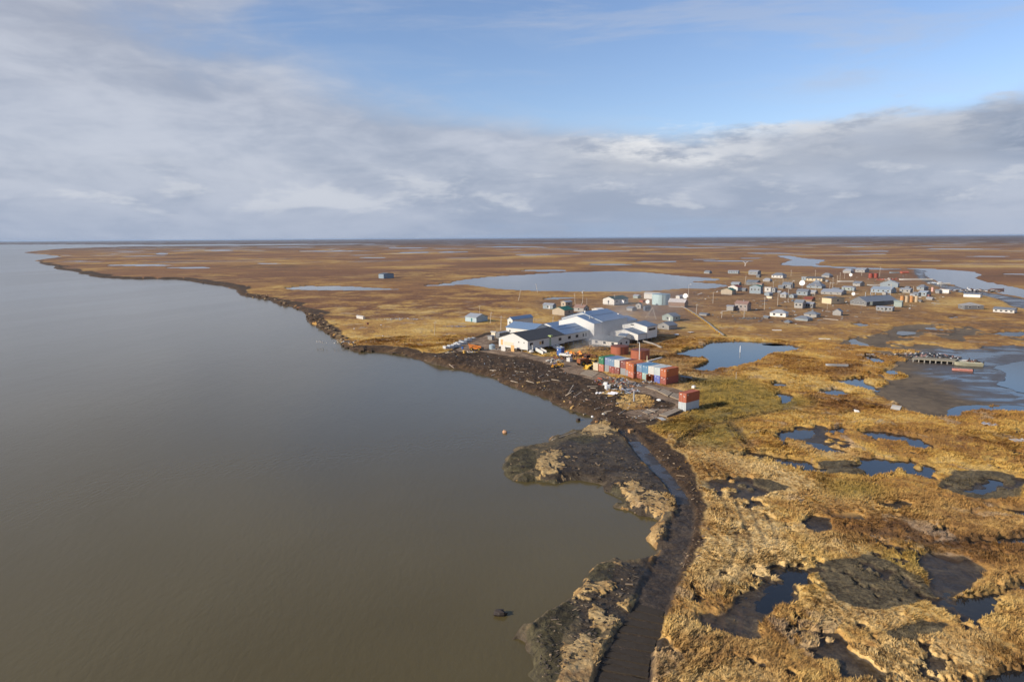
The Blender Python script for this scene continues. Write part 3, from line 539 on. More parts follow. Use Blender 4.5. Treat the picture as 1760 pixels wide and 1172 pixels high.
# ================================================================== objects
def gz(x, y):
    r = math.hypot(x, y); a_ = math.atan2(x, y)
    i = min(max(int(np.searchsorted(rad, r)), 1), NR - 1); j = min(max(int(np.searchsorted(azs, a_)), 1), NC - 1)
    return float(GZ[i - 1:i + 1, j - 1:j + 1].mean())
class MB:
    def __init__(s): s.v = []; s.f = []
    def poly(s, vs, fs):
        n = len(s.v); s.v += [tuple(v) for v in vs]; s.f += [tuple(n + i for i in f) for f in fs]; return s
    def box(s, x0, x1, y0, y1, z0, z1):
        return s.poly([(x0, y0, z0), (x1, y0, z0), (x1, y1, z0), (x0, y1, z0), (x0, y0, z1), (x1, y0, z1), (x1, y1, z1), (x0, y1, z1)],
                      [(0, 3, 2, 1), (4, 5, 6, 7), (0, 1, 5, 4), (1, 2, 6, 5), (2, 3, 7, 6), (3, 0, 4, 7)])
    def beam(s, a, b, w, h=None):                      # box along a -> b
        a, b = Vector(a), Vector(b); d = (b - a).normalized(); up = Vector((0, 0, 1)) if abs(d.z) < .95 else Vector((1, 0, 0))
        p = d.cross(up).normalized() * w / 2; q = p.cross(d).normalized() * (h or w) / 2
        vs = [a - p - q, a + p - q, a + p + q, a - p + q, b - p - q, b + p - q, b + p + q, b - p + q]
        return s.poly(vs, [(0, 3, 2, 1), (4, 5, 6, 7), (0, 1, 5, 4), (1, 2, 6, 5), (2, 3, 7, 6), (3, 0, 4, 7)])
    def cone(s, a, b, ra, rb, n=10, caps=True):
        a, b = Vector(a), Vector(b); d = (b - a).normalized(); up = Vector((0, 0, 1)) if abs(d.z) < .95 else Vector((1, 0, 0))
        p = d.cross(up).normalized(); q = p.cross(d).normalized(); vs = []
        for c, r_ in ((a, ra), (b, rb)):
            for i in range(n): t_ = 2 * math.pi * i / n; vs.append(c + p * (r_ * math.cos(t_)) + q * (r_ * math.sin(t_)))
        fs = [(i, n + i, n + (i + 1) % n, (i + 1) % n) for i in range(n)]
        if caps: fs += [tuple(range(n)), tuple(range(2 * n - 1, n - 1, -1))]
        return s.poly(vs, fs)
    def blobm(s, c, r_, seed=0, n=7, m=5, j=.25):      # lumpy closed body
        rn = random.Random(seed); vs = [(c[0], c[1], c[2] + r_[2])]
        for i in range(1, m):
            ph = math.pi * i / m
            for k in range(n):
                t_ = 2 * math.pi * k / n; e = 1 + rn.uniform(-j, j)
                vs.append((c[0] + r_[0] * e * math.sin(ph) * math.cos(t_), c[1] + r_[1] * e * math.sin(ph) * math.sin(t_), c[2] + r_[2] * e * math.cos(ph)))
        vs.append((c[0], c[1], c[2] - r_[2])); L = len(vs) - 1; fs = []
        for k in range(n): fs.append((0, 1 + k, 1 + (k + 1) % n)); fs.append((L, L - n + (k + 1) % n, L - n + k))
        for i in range(m - 2):
            for k in range(n): a_ = 1 + i * n; fs.append((a_ + k, a_ + n + k, a_ + n + (k + 1) % n, a_ + (k + 1) % n))
        return s.poly(vs, fs)
    def build(s, name, mat, parent=None, smooth=False, loc=None, rz=0):
        me = bpy.data.meshes.new(name); me.from_pydata(s.v, [], s.f)
        if smooth: me.polygons.foreach_set('use_smooth', [True] * len(me.polygons))
        me.materials.append(mat); me.update()
        bm = bmesh.new(); bm.from_mesh(me); bmesh.ops.recalc_face_normals(bm, faces=bm.faces); bm.to_mesh(me); bm.free()
        o = bpy.data.objects.new(name, me); COL.objects.link(o); o.parent = parent
        if loc is not None: o.location = loc
        if rz: o.rotation_euler.z = rz
        return o
def tag(o, label, cat, group=None, kind=None):
    if label: o['label'] = label
    if cat: o['category'] = cat
    if group: o['group'] = group
    if kind: o['kind'] = kind
    return o
def empty(name, loc, rz=0, label=None, cat=None, group=None):
    o = bpy.data.objects.new(name, None); COL.objects.link(o); o.location = loc; o.rotation_euler.z = rz; o.empty_display_size = .5
    return tag(o, label, cat, group)
_M = {}
def paint(c, rough=.55, metal=0.0, kind='paint', dirt=.35, em=0):
    key = (tuple(round(x, 3) for x in c), rough, metal, kind, dirt, em)
    if key in _M: return _M[key]
    mt, g = new_mat({'paint': 'weathered_paint', 'rib': 'ribbed_metal', 'wood': 'weathered_wood', 'shingle': 'shingles', 'glass': 'window_glass'}.get(kind, kind))
    tcn = g.node('ShaderNodeTexCoord'); ob = tcn.outputs['Object']
    n1 = g.noise(ob, .9, 5, .65, .3); n2 = g.noise(ob, 6, 4, .7)
    dk = tuple(x * .55 * k for x, k in zip(c, (1, .93, .82)))
    f = g.mul(g.step(g.add(g.mul(n1, .65), g.mul(n2, .35)), .42, .72), dirt)
    colr = g.mix(f, c, dk); nrm = None
    sp = g.node('ShaderNodeSeparateXYZ'); g.put(sp.inputs[0], ob)
    if kind in ('rib', 'wood'):
        hsum = g.add(sp.outputs[0], sp.outputs[1]); per = 28 if kind == 'rib' else 22
        wv = g.m('SINE', g.mul(sp.outputs[2] if kind == 'wood' else hsum, per))
        nrm = g.bump(wv, .012, .5)
        colr = g.mix(g.mul(g.step(wv, .2, -1), .28), colr, dk)
        if kind == 'wood':
            st = g.noise(g.vm('MULTIPLY', ob, (1, 1, 9)), 1.6, 4, .7); colr = g.mix(g.mul(g.step(st, .45, .7), .45), colr, dk)
    if kind == 'shingle':
        nrm = g.bump(n2, .05, .6); colr = g.mix(g.mul(g.step(g.noise(ob, 14, 2, .5), .4, .65), .4), colr, dk)
    finish(g, colr, g.ma(n1, .3, rough - .12), nrm, metallic=metal, spec=.4)
    _M[key] = mt; return mt
WHITE = paint((.72, .71, .67), .5, dirt=.25); CREAM = paint((.62, .55, .42), .6); GLASS = paint((.03, .035, .045), .15, kind='glass', dirt=.1)
DARK = paint((.03, .03, .032), .7); GALV = paint((.42, .44, .46), .45, .4); WOODG = paint((.30, .27, .23), .85, kind='wood'); WOODT = paint((.40, .29, .18), .85, kind='wood')
PILE = paint((.32, .30, .27), .8); BLUEROOF = paint((.17, .26, .40), .42, .1, 'rib', dirt=.15); CHAR = paint((.060, .066, .075), .85, 0, 'shingle')
TYRE = paint((.02, .02, .02), .85); YEL = paint((.55, .33, .03), .5); ORA = paint((.62, .20, .03), .5); RUST = paint((.20, .07, .03), .9, dirt=.7)

def block(root, x0, x1, y0, y1, z0, z1, zr, axis, wall, roof, over=.35, ridge=.5, hip=0, names=('wall', 'roof'), thick=.16):
    """walls with gables and a two-slope roof, in the root's own x/y; axis = direction of the ridge"""
    w = MB()
    if axis == 'x': c = y0 + (y1 - y0) * ridge; top = [(x0, y0, z1), (x1, y0, z1), (x1, y1, z1), (x0, y1, z1), (x0, c, zr), (x1, c, zr)]
    else: c = x0 + (x1 - x0) * ridge; top = [(x0, y0, z1), (x1, y0, z1), (x1, y1, z1), (x0, y1, z1), (c, y0, zr), (c, y1, zr)]
    base = [(x0, y0, z0), (x1, y0, z0), (x1, y1, z0), (x0, y1, z0)]
    if hip: top = top[:4]
    if hip: fs = [(0, 1, 5, 4), (1, 2, 6, 5), (2, 3, 7, 6), (3, 0, 4, 7), (3, 2, 1, 0), (4, 5, 6, 7)]
    elif axis == 'x': fs = [(0, 1, 5, 4), (2, 3, 7, 6), (1, 2, 6, 9, 5), (3, 0, 4, 8, 7), (3, 2, 1, 0), (4, 5, 9, 8), (7, 8, 9, 6)]
    else: fs = [(1, 2, 6, 5), (3, 0, 4, 7), (0, 1, 5, 8, 4), (2, 3, 7, 9, 6), (3, 2, 1, 0), (5, 6, 9, 8), (4, 8, 9, 7)]
    w.poly(base + top, fs); wo = w.build(names[0], wall, root)
    r_ = MB(); o = over; t = thick; e = .02
    if axis == 'x':
        s0 = (zr - z1) / (c - y0); s1 = (zr - z1) / (y1 - c); h0 = min(hip, (x1 - x0) * .45) if hip else -o
        A = [(x0 - o, y0 - o, z1 - s0 * o + e), (x1 + o, y0 - o, z1 - s0 * o + e), (x0 + h0, c, zr + e), (x1 - h0, c, zr + e), (x0 - o, y1 + o, z1 - s1 * o + e), (x1 + o, y1 + o, z1 - s1 * o + e)]
    else:
        s0 = (zr - z1) / (c - x0); s1 = (zr - z1) / (x1 - c); h0 = min(hip, (y1 - y0) * .45) if hip else -o
        A = [(x0 - o, y1 + o, z1 - s0 * o + e), (x0 - o, y0 - o, z1 - s0 * o + e), (c, y1 - h0, zr + e), (c, y0 + h0, zr + e), (x1 + o, y1 + o, z1 - s1 * o + e), (x1 + o, y0 - o, z1 - s1 * o + e)]
    B = [(p[0], p[1], p[2] + t) for p in A]
    fs = [(0, 1, 3, 2), (2, 3, 5, 4), (6, 8, 9, 7), (8, 10, 11, 9), (0, 6, 7, 1), (4, 5, 11, 10)]
    if hip: fs += [(0, 2, 4), (1, 5, 3), (6, 10, 8), (7, 9, 11), (0, 4, 10, 6), (1, 7, 11, 5)]
    else: fs += [(0, 2, 8, 6), (2, 4, 10, 8), (1, 7, 9, 3), (3, 9, 11, 5)]
    r_.poly(A + B, fs); ro = r_.build(names[1], roof, root); return wo, ro
def window(root, face, a, zc, w, h, at=0.0, mat=None, name='window', frame=None):
    """face 'x': on the plane x=at (looking -x), a along y;  face 'y': on the plane y=at (looking -y), a along x"""
    f = MB(); e = .10
    def bx(m_, w_, h_, d0, d1):
        if face == 'x': m_.box(at - d1, at - d0, a - w_ / 2, a + w_ / 2, zc - h_ / 2, zc + h_ / 2)
        else: m_.box(a - w_ / 2, a + w_ / 2, at - d1, at - d0, zc - h_ / 2, zc + h_ / 2)
    bx(f, w + 2 * e, h + 2 * e, -.05, .05); o = f.build(name, frame or WHITE, root)
    p = MB(); bx(p, w, h, .04, .065); p.build('pane' if name == 'window' else 'panel', mat or GLASS, o); return o
def stilts(root, x0, x1, y0, y1, z, step=3.2, w=.25):
    nx = max(1, round((x1 - x0) / step)); ny = max(1, round((y1 - y0) / step)); k = 0
    for i in range(nx + 1):
        for j in range(ny + 1):
            if i in (0,) or j in (0,) :
                x = x0 + .2 + (x1 - x0 - .4) * i / nx; y = y0 + .2 + (y1 - y0 - .4) * j / ny
                MB().box(x - w / 2, x + w / 2, y - w / 2, y + w / 2, -1.8, z - .01).build('piling', PILE, root); k += 1
    MB().box(x0 + .3, x1 - .3, y0 + .3, y1 - .3, z - .18, z - .02).build('floor_frame', DARK, root)  # near-black colour carries the shade of the gap under the floor

def frame_at(xc, yb, th, lean=None):
    C = pix(xc, yb); v = Vector((C.x, C.y, 0)).normalized(); e = Vector((v.y, -v.x, 0))
    dR = e * math.sin(th) + v * math.cos(th); return C, dR, math.atan2(dR.y, dR.x)
TREES = []
def house(xl, xc, xr, yb, h, rise, wall, roof, gable, label, name='house', cat='house', th=40, hip=0, z0=.5, win=(1, 1), door=None, group=None, chim=False, over=.3, minlen=1.2):
    th = R(th); C, dR, rz = frame_at(xc, yb, th); s = ppm(xc, yb)
    a = max((xc - xl) / (s * math.cos(th)), minlen); b = max((xr - xc) / (s * math.sin(th)), minlen)
    z1 = h / s; zr = z1 + rise / s
    root = empty(name, (C.x, C.y, 0), rz, label, cat, group)
    block(root, 0, b, 0, a, z0, z1, zr, 'x' if gable == 'L' else 'y', wall, roof, over, hip=hip)
    st = MB(); st.box(.25, b - .25, .25, a - .25, -.8, z0 - .01); st.build('foundation', PILE, root)
    hh = min(1.2, (z1 - z0) * .45); zc = z0 + (z1 - z0) * .58
    rn = random.Random(int(xl * 7 + yb))
    if h > 4.5:
        for k in range(win[0]):
            if a > 2: window(root, 'x', a * (k + .6) / (win[0] + .2), zc, min(1.3, a * .26), hh)
        for k in range(win[1]):
            if b > 2: window(root, 'y', b * (k + .6) / (win[1] + .2), zc, min(1.3, b * .26), hh)
    if door:
        f = MB()
        if door[0] == 'x': f.box(-.06, .02, a * door[1] - .45, a * door[1] + .45, z0 + .02, z0 + min(2.1, z1 * .8))
        else: f.box(b * door[1] - .45, b * door[1] + .45, -.06, .02, z0 + .02, z0 + min(2.1, z1 * .8))
        f.build('door', paint(door[2], .6), root)
    if chim:
        cx, cy = b * .35, a * .4; MB().cone((cx, cy, z1), (cx, cy, zr + 1.1), .16, .16, 8).build('chimney', GALV, root)
    return root

# ---------------------------------------------------------------- the school
AZ = R(42.27); U = Vector((math.sin(AZ), math.cos(AZ), 0)); Wd = Vector((-U.y, U.x, 0)); C0 = pix(907, 606)
def uw(u, w, z=0): return C0 + U * u + Wd * w + Vector((0, 0, z))
RZ = math.atan2(U.y, U.x)
SCH = empty('school_building', C0, RZ, 'long white school on pilings with charcoal and blue metal roofs and a tall gymnasium', 'school')
SWALL = paint((.62, .625, .61), .5, 0, 'rib', dirt=.15); GWALL = paint((.42, .44, .45), .5, 0, 'paint', dirt=.15)
block(SCH, 0, 25, 0, 16.4, 1.05, 4.85, 7.5, 'x', SWALL, CHAR, .35)
block(SCH, 25.02, 42.9, 0, 16.4, 1.3, 4.85, 7.52, 'x', SWALL, BLUEROOF, .35)
block(SCH, 43, 49.2, -2.9, 17.6, .6, 8.0, 11.0, 'x', SWALL, BLUEROOF, .25)
block(SCH, 49.3, 70, -3.0, 20.8, .6, 8.5, 12.0, 'x', GWALL, BLUEROOF, .25)
block(SCH, 70.1, 81, -2, 10, .6, 6.4, 8.0, 'x', GWALL, BLUEROOF, .25)
block(SCH, 27, 39, 19.8, 37, .95, 4.9, 7.0, 'y', SWALL, BLUEROOF, .35)
block(SCH, 39.1, 49.1, 17.7, 27, .95, 5.2, 6.6, 'x', SWALL, BLUEROOF, .3)
stilts(SCH, 0, 42, 0, 16.4, .95, 3.6); stilts(SCH, 27, 38, 19.8, 37, .95, 4)
MB().box(43.4, 69, -2.5, 16, -.6, .58).build('foundation', PILE, SCH)
ply = paint((.62, .38, .16), .8)
window(SCH, 'x', 14.6, 3.0, 1.2, 2.4, 0, ply); 
MB().box(-.06, -.01, 8.0, 13.4, 1.9, 3.4).build('plywood_patch', paint((.66, .56, .44), .8), SCH)
for y in (4.9, 2.0): window(SCH, 'x', y, 3.9, .5, .5, 0)
for x in (2.3, 21.5, 28.2, 33.8): window(SCH, 'y', x, 3.2, 2.0, 1.3, 0)
window(SCH, 'y', 9.6, 3.15, 1.3, 1.5, 0); window(SCH, 'y', 8.1, 3.15, 1.3, 1.3, 0, ply); window(SCH, 'y', 38.6, 3.15, 1.1, 1.5, 0); window(SCH, 'y', 40.6, 3.15, .8, 1.5, 0)
window(SCH, 'x', 34.6, 3.3, .9, .9, 27)
for k in range(2): window(SCH, 'x', 30.6 - 3 * k, 3.1, 1.4, .9, 27, paint((.6, .5, .42), .7))
MB().box(14.2, 15.3, -.08, -.01, .97, 4.5).build('door', paint((.30, .38, .27), .6), SCH)
MB().box(14.3, 15.6, -.7, .9, 5.0, 5.6).build('roof_hood', paint((.36, .45, .18), .7), SCH)
for u in (3.2, 14.6):
    st = MB(); st.box(u, u + 2.2, -1.6, -.02, .85, .97)
    for k in range(8): st.box(u + .1, u + 2.1, -2.0 - .45 * k, -1.62 - .45 * k, .72 - .13 * k, .80 - .13 * k)
    so_ = st.build('stairs', paint((.55, .56, .56), .5), SCH)
    for xx in (u - .05, u + 2.2):
        q = MB(); q.poly([(xx, -1.6, .55), (xx, -1.6, 1.95), (xx, -5.6, .75), (xx, -5.6, -.6), (xx + .1, -1.6, .55), (xx + .1, -1.6, 1.95), (xx + .1, -5.6, .75), (xx + .1, -5.6, -.6)],
                         [(0, 1, 2, 3), (7, 6, 5, 4), (0, 4, 5, 1), (1, 5, 6, 2), (2, 6, 7, 3), (3, 7, 4, 0)]); q.build('railing', paint((.62, .62, .60), .5), so_)
MB().box(1.9, 2.25, -1.0, -.02, .97, 3.0).build('screen', WHITE, SCH)
MB().box(38.5, 44, -3.4, -.02, .8, 1.0).build('landing', GALV, SCH); MB().box(42.4, 43.0, -3.0, -2.8, 1.0, 2.0).box(38.5, 42.4, -3.4, -3.3, 1.0, 1.9).build('railing', WHITE, SCH)
MB().cone((47.2, 2.6, 9.0), (47.2, 2.6, 11.2), .28, .28, 10).build('vent_pipe', GALV, SCH); MB().cone((50.2, 7.6, 11.5), (50.2, 7.6, 12.9), .35, .35, 10).build('vent_pipe', WHITE, SCH); MB().box(68.6, 69.2, 1.0, 1.6, 9.4, 10.4).build('vent_box', WHITE, SCH)
SNOW = paint((.10, .13, .18), .5)
for (u0, u1, w) in ((27, 42, 4.6), (36, 42, 2.6), (50, 68, 3.6), (28, 34, 6.6)):      # long battens on the metal roofs
    z = (4.85 + (7.5 - 4.85) * w / 8.2 + .21) if u0 < 49 else (8.5 + 3.5 * (w + 3) / 11.9 + .2)
    MB().box(u0, u1, w, w + .16, z - .05, z + .10).build('roof_batten', SNOW, SCH)
# building joined to nothing, white with raised rear half (right of the gym)
WB = empty('clinic_building', C0, RZ, 'white building with low front gable and taller rear half with dark window strip', 'building')
block(WB, 53.5, 60.5, -19.6, -4.6, .9, 3.5, 5.3, 'x', WHITE, paint((.16, .22, .31), .5, .1, 'rib'), .3)
block(WB, 60.6, 69.5, -20.0, -6.5, .9, 6.3, 7.8, 'x', WHITE, paint((.16, .22, .31), .5, .1, 'rib'), .3)
window(WB, 'y', 64.8, 4.9, 6.0, 1.0, -20.0); window(WB, 'x', -12, 6.7, 1.8, .5, 60.6)
block(WB, 49.0, 53.45, -16.0, -12.0, .9, 2.9, 3.7, 'y', WHITE, paint((.16, .22, .31), .5, .1, 'rib'), .2, names=('porch_wall', 'porch_roof')); stilts(WB, 53.5, 69.5, -19.6, -5, .9, 4)
# small house with boarded front and deck
SH = house(1016, 1061.5, 1082, 600, 12.0, 6.5, paint((.68, .64, .58), .7, 0, 'paint', .5), paint((.16, .18, .20), .75, 0, 'shingle'), 'R', 'long low cream house with front deck and grey shingle roof behind the red tanks', th=33, z0=.9, win=(3, 2), door=('x', .45, (.72, .68, .6)))
L_ = (1061.5 - 1016) / (ppm(1061.5, 600) * math.cos(R(33)))
dk = MB(); dk.box(-1.9, -.02, 1, L_, .75, .9); dk.build('deck', WOODG, SH)
rl = MB()
for k in range(10): rl.box(-1.9, -1.82, 1 + (L_ - 1.1) * k / 9, 1.08 + (L_ - 1.1) * k / 9, .9, 1.75)
rl.box(-1.93, -1.8, 1, L_, 1.75, 1.83); rl.build('deck_railing', paint((.6, .58, .54), .7), SH)
for k in range(4): MB().box(-1.85, -1.7, 1.1 + k * (L_ - 1.3) / 3, 1.25 + k * (L_ - 1.3) / 3, -.8, .74).build('deck_post', WOODG, SH)

# ---------------------------------------------------------------- town houses: one row each
G1 = paint((.24, .255, .27), .7); G2 = paint((.18, .19, .205), .7, kind='wood'); G3 = paint((.31, .305, .295), .7); T1 = paint((.42, .36, .28), .7, kind='wood'); T2 = paint((.60, .50, .33), .7); BR = paint((.26, .17, .12), .8, kind='wood')
W2 = paint((.56, .55, .52), .6); BG = paint((.24, .29, .33), .6); PG = paint((.28, .34, .32), .6); CR = paint((.70, .62, .47), .7)
RG = paint((.21, .235, .27), .5, .15, 'rib'); RD = paint((.12, .13, .15), .8, 0, 'shingle'); RGR = paint((.02, .13, .085), .5, .05, 'rib', dirt=.2); RR = paint((.22, .065, .045), .7, 0, 'rib'); RL = paint((.36, .385, .42), .45, .15, 'rib'); RB = paint((.26, .17, .14), .8, 0, 'rib')
DGR = paint((.03, .075, .06), .5, .05, 'rib', dirt=.2)
RB2 = paint((.30, .38, .50), .45, .1, 'rib', dirt=.15)
rows = [
 # midground
 (872.3, 881, 917, 566.5, 17, 4, SWALL, BLUEROOF, 'L', 'small white school house with blue metal roof, behind the school wings', 'school_annex', 'building', dict(th=44, z0=1.2, win=(1, 0))),
 (799.5, 818.8, 838.5, 555.5, 9.5, 5.0, paint((.36, .46, .52), .6), paint((.30, .33, .37), .6), 'R', 'blue grey shed with teal door standing alone left of the school', 'shed', 'shed', dict(th=44, win=(0, 0), door=('x', .42, (.03, .16, .17)))),
 (651, 659.5, 677, 479.5, 8, 1.6, paint((.22, .29, .36), .6), paint((.10, .13, .17), .6), 'R', 'dark blue shed alone on the tundra far left of the village', 'shed', 'shed', dict(th=52, win=(0, 0), door=('y', .3, (.4, .33, .25)))),
 (613, 624, 627.5, 550, 5.5, .6, W2, W2, 'R', 'tiny white hut near the eroded river bank', 'hut', 'hut', dict(th=60, win=(0, 0))),
 (949, 970, 986, 543.5, 10, 4.8, T1, RGR, 'L', 'tan building with bright green metal roof behind the school', 'house', 'house', dict(th=40, win=(0, 1))),
 (933, 950, 956, 532.5, 7.8, 2.6, BG, RL, 'R', 'pale blue grey cabin, leftmost of the cabins behind the school', 'cabin', 'cabin', dict(th=30, win=(1, 0), door=('x', .35, (.6, .6, .6)))),
 (964, 972, 983.5, 529, 9.5, 2, T1, RL, 'L', 'narrow tan cabin with pale roof behind the green roofed building', 'cabin', 'cabin', dict(th=45, win=(1, 1))),
 (986, 1003, 1012, 537.5, 8, 4.5, G3, RB, 'R', 'patched grey house with rusty brown roof beyond the gymnasium', 'house', 'house', dict(th=40, win=(1, 1), chim=True)),
 (1017, 1029, 1039, 538.5, 6, 2.0, W2, WHITE, 'L', 'low white roofed building tucked behind the gymnasium roof', 'building', 'building', dict(th=48, win=(0, 0))),
 (1036, 1055.5, 1080, 526, 11, 4.2, W2, DGR, 'L', 'large white building with dark green roof near the lake', 'building', 'building', dict(th=38, z0=.9, win=(1, 3), door=('x', .5, (.2, .2, .2)))),
 (1088, 1096, 1101.5, 514, 5, 2, PG, RL, 'R', 'little pale green hut right of the large green roofed building', 'hut', 'hut', dict(win=(0, 0))),
 (1099, 1105, 1108.5, 520.5, 3.6, .5, paint((.40, .13, .07), .7), RR, 'R', 'small rust red shed left of the satellite dish by the water tank', 'shed', 'shed', dict(win=(0, 0))),
 (1077, 1086.5, 1094, 535.5, 5.5, 2.4, G3, RG, 'R', 'low grey shed below the water tank, left of a twin', 'shed', 'shed', dict(win=(0, 0))),
 (1092.5, 1101.5, 1104, 532, 8, 3, G3, RD, 'L', 'small upright grey hut with one dark window below the water tank', 'hut', 'hut', dict(th=25, win=(1, 0))),
 (1105, 1109, 1118, 535.5, 8, 2, paint((.09, .11, .15), .7), RD, 'L', 'dark blue black shed below the water tank', 'shed', 'shed', dict(win=(0, 0))),
 (1107, 1132, 1137, 515.5, 10, 1.6, W2, W2, 'R', 'long white building behind the pale water tank', 'building', 'building', dict(th=20, win=(0, 0))),
 (1149, 1176.5, 1182, 529.5, 9.5, 5, BR, paint((.50, .47, .46), .7, 0, 'rib'), 'R', 'brown boarded pump house with pale roof beside the water tank', 'pump_house', 'building', dict(th=22, z0=.8, win=(0, 0))),
 (1161.5, 1168, 1176, 514.5, 5.4, 1, W2, RL, 'L', 'small white box building behind the brown pump house', 'hut', 'hut', dict(win=(0, 0))),
 (1138, 1156.5, 1168.5, 553.5, 9, 5, PG, RG, 'L', 'pale green grey house right of the gym, farther of two', 'house', 'house', dict(th=38, win=(1, 1), door=('x', .3, (.7, .72, .68)))),
 (1130.5, 1149.5, 1163.5, 568, 8, 5, G3, RG, 'L', 'weathered grey house right of the gym, nearer of two', 'house', 'house', dict(th=38, win=(1, 0))),
 # cabins beside the school yard
 (852, 858.6, 872.5, 583, 10.5, 1.2, G2, RL, 'L', 'grey shed with pale roof at the left end of the school', 'shed', 'shed', dict(th=40, win=(0, 0))),
 (844.2, 851, 853.5, 580, 9, .6, CR, W2, 'R', 'cream box shed squeezed beside the grey shed', 'shed', 'shed', dict(th=30, win=(0, 0))),
 (838.3, 845.5, 850, 585.5, 7.2, .6, G3, RG, 'L', 'low grey box shed nearest the parked telehandler', 'shed', 'shed', dict(th=40, win=(0, 0))),
 # village, left to right
 (1210, 1219, 1223.5, 471, 3.6, 2, G1, RG, 'R', 'lone grey hut on the lake shore, leftmost of the far village', 'hut', 'hut', dict(hip=1)),
 (1251.7, 1268.5, 1271, 471, 4.6, 1.2, BG, RL, 'R', 'long pale cabin with a dark window band at the far edge', 'cabin', 'cabin', dict(th=15, win=(4, 0))),
 (1287, 1302, 1307.5, 473, 6, 2, G1, RL, 'R', 'boxy grey house at the far edge with a lean-to', 'house', 'house', dict(th=22, win=(2, 1))),
 (1300, 1305, 1308, 477.4, 3.6, 1.2, G2, RG, 'R', 'tiny grey shed just in front of the boxy far house', 'shed', 'shed', {}),
 (1327, 1345, 1351.5, 478.5, 4.8, 4, W2, RG, 'R', 'white house with a big grey hipped roof at the far edge', 'house', 'house', dict(th=22, hip=3, win=(3, 1))),
 (1311.7, 1323, 1327, 485, 3.2, 3, G3, RL, 'R', 'pale low shed with rounded roof below the white hipped house', 'shed', 'shed', dict(th=25, hip=1.5)),
 (1283, 1301, 1306.5, 491, 6, 2.8, G2, RG, 'R', 'long grey board house above the blue two storey house', 'house', 'house', dict(th=20, win=(2, 1))),
 (1257, 1270, 1274, 491, 3.6, 2, BG, RL, 'R', 'low shed with pale blue roof behind the red roofed house', 'shed', 'shed', dict(th=22, win=(0, 0))),
 (1251.7, 1267.5, 1275, 500.8, 7, 3.4, W2, RR, 'L', 'white house with dull red roof left of the village', 'house', 'house', dict(th=30, win=(1, 1))),
 (1239.5, 1258, 1264.5, 507.5, 8.2, 3.4, T1, RGR, 'L', 'tan blank walled house with green roof at the near left of the village', 'house', 'house', dict(th=25, win=(0, 1), z0=.9)),
 (1288.8, 1307, 1311, 506, 13, 2.6, BG, RGR, 'L', 'two storey blue grey house with green roof', 'house', 'house', dict(th=20, win=(3, 1))),
 (1314.5, 1324.5, 1326, 503, 8.4, .6, W2, W2, 'R', 'white flat topped box house with one window', 'house', 'house', dict(th=15)),
 (1326.4, 1332, 1335.8, 503.5, 7.6, .8, G1, RG, 'L', 'narrow grey shed against the white box house', 'shed', 'shed', {}),
 (1313.8, 1322, 1327.8, 509.5, 5, 1.6, BG, RL, 'L', 'blue grey shed below the white box house', 'shed', 'shed', dict(win=(0, 0))),
 (1318, 1326, 1328, 514, 3.6, .5, CR, CR, 'R', 'small cream box below the blue grey shed', 'storage_box', 'storage box', dict(win=(0, 0))),
 (1345, 1359, 1365, 496, 6.4, 3.8, G1, RG, 'R', 'grey house with broad metal roof in mid village', 'house', 'house', dict(th=28, win=(1, 1), chim=True)),
 (1337.7, 1346, 1349.5, 497, 4.2, 2, G2, RG, 'R', 'low grey shed left of the broad roofed house', 'shed', 'shed', {}),
 (1341, 1351, 1356, 512.5, 6.5, 3.4, G3, RL, 'R', 'pale hip roofed house behind a lamp post', 'house', 'house', dict(hip=2, th=30)),
 (1356.5, 1364, 1370, 513, 5, 2, BG, RG, 'L', 'blue grey lean-to house between two larger roofs', 'house', 'house', dict(th=35)),
 (1370, 1387.5, 1392.5, 508.8, 7.2, 3.8, BG, RG, 'R', 'blue grey house right below the big satellite dish', 'house', 'house', dict(th=22, win=(2, 1))),
 (1365.7, 1379, 1384, 531, 10.5, 4.5, G3, RG, 'R', 'tall grey house with pale stair front, nearest in mid village', 'house', 'house', dict(th=25, win=(2, 1))),
 (1384.5, 1397, 1401, 530.5, 8.2, 2.2, G2, RL, 'R', 'board house with a row of windows right of the tall grey house', 'house', 'house', dict(th=20, win=(3, 1))),
 (1382, 1395, 1400.5, 518.5, 4.0, 3.4, BR, RR, 'R', 'rust roofed house behind the windowed board house', 'house', 'house', dict(th=25, win=(0, 0))),
 (1249, 1260, 1262.6, 535.5, 8.8, 1.2, G3, RL, 'R', 'pale grey box shed left of the rusty two storey house', 'shed', 'shed', dict(th=15, win=(0, 0))),
 (1263.4, 1284, 1290, 535.8, 13.5, 3.6, paint((.30, .26, .25), .8, kind='wood'), paint((.30, .19, .16), .8, 0, 'rib'), 'R', 'weathered two storey house with rusty pink roof, nearest left in the village', 'house', 'house', dict(th=22, win=(3, 1), chim=True)),
 (1324.5, 1350, 1354.5, 546, 7.5, 4.6, WHITE, RL, 'R', 'bright white low house with pale roof in the village foreground', 'house', 'house', dict(th=15, win=(2, 0), z0=.3, hip=3)),
 (1312.4, 1320, 1323, 548.5, 3.5, 1.6, G2, RG, 'R', 'little grey shed left of the bright white house', 'shed', 'shed', {}),
 (1383, 1403, 1409.5, 547, 6.5, 4.4, G3, RG, 'R', 'broad grey hip roofed house with a small dish', 'house', 'house', dict(hip=3.5, th=25, win=(1, 1))),
 (1367, 1388, 1395.7, 553, 4.8, 3.6, BG, RG, 'R', 'low grey house in front of the broad hip roofed one', 'house', 'house', dict(hip=2.5, th=28, win=(0, 1))),
 (1348, 1357, 1361, 556.5, 3, 2.6, G2, RG, 'R', 'nearly collapsed grey hut nearest the pond', 'hut', 'hut', dict(hip=1.5, th=30)),
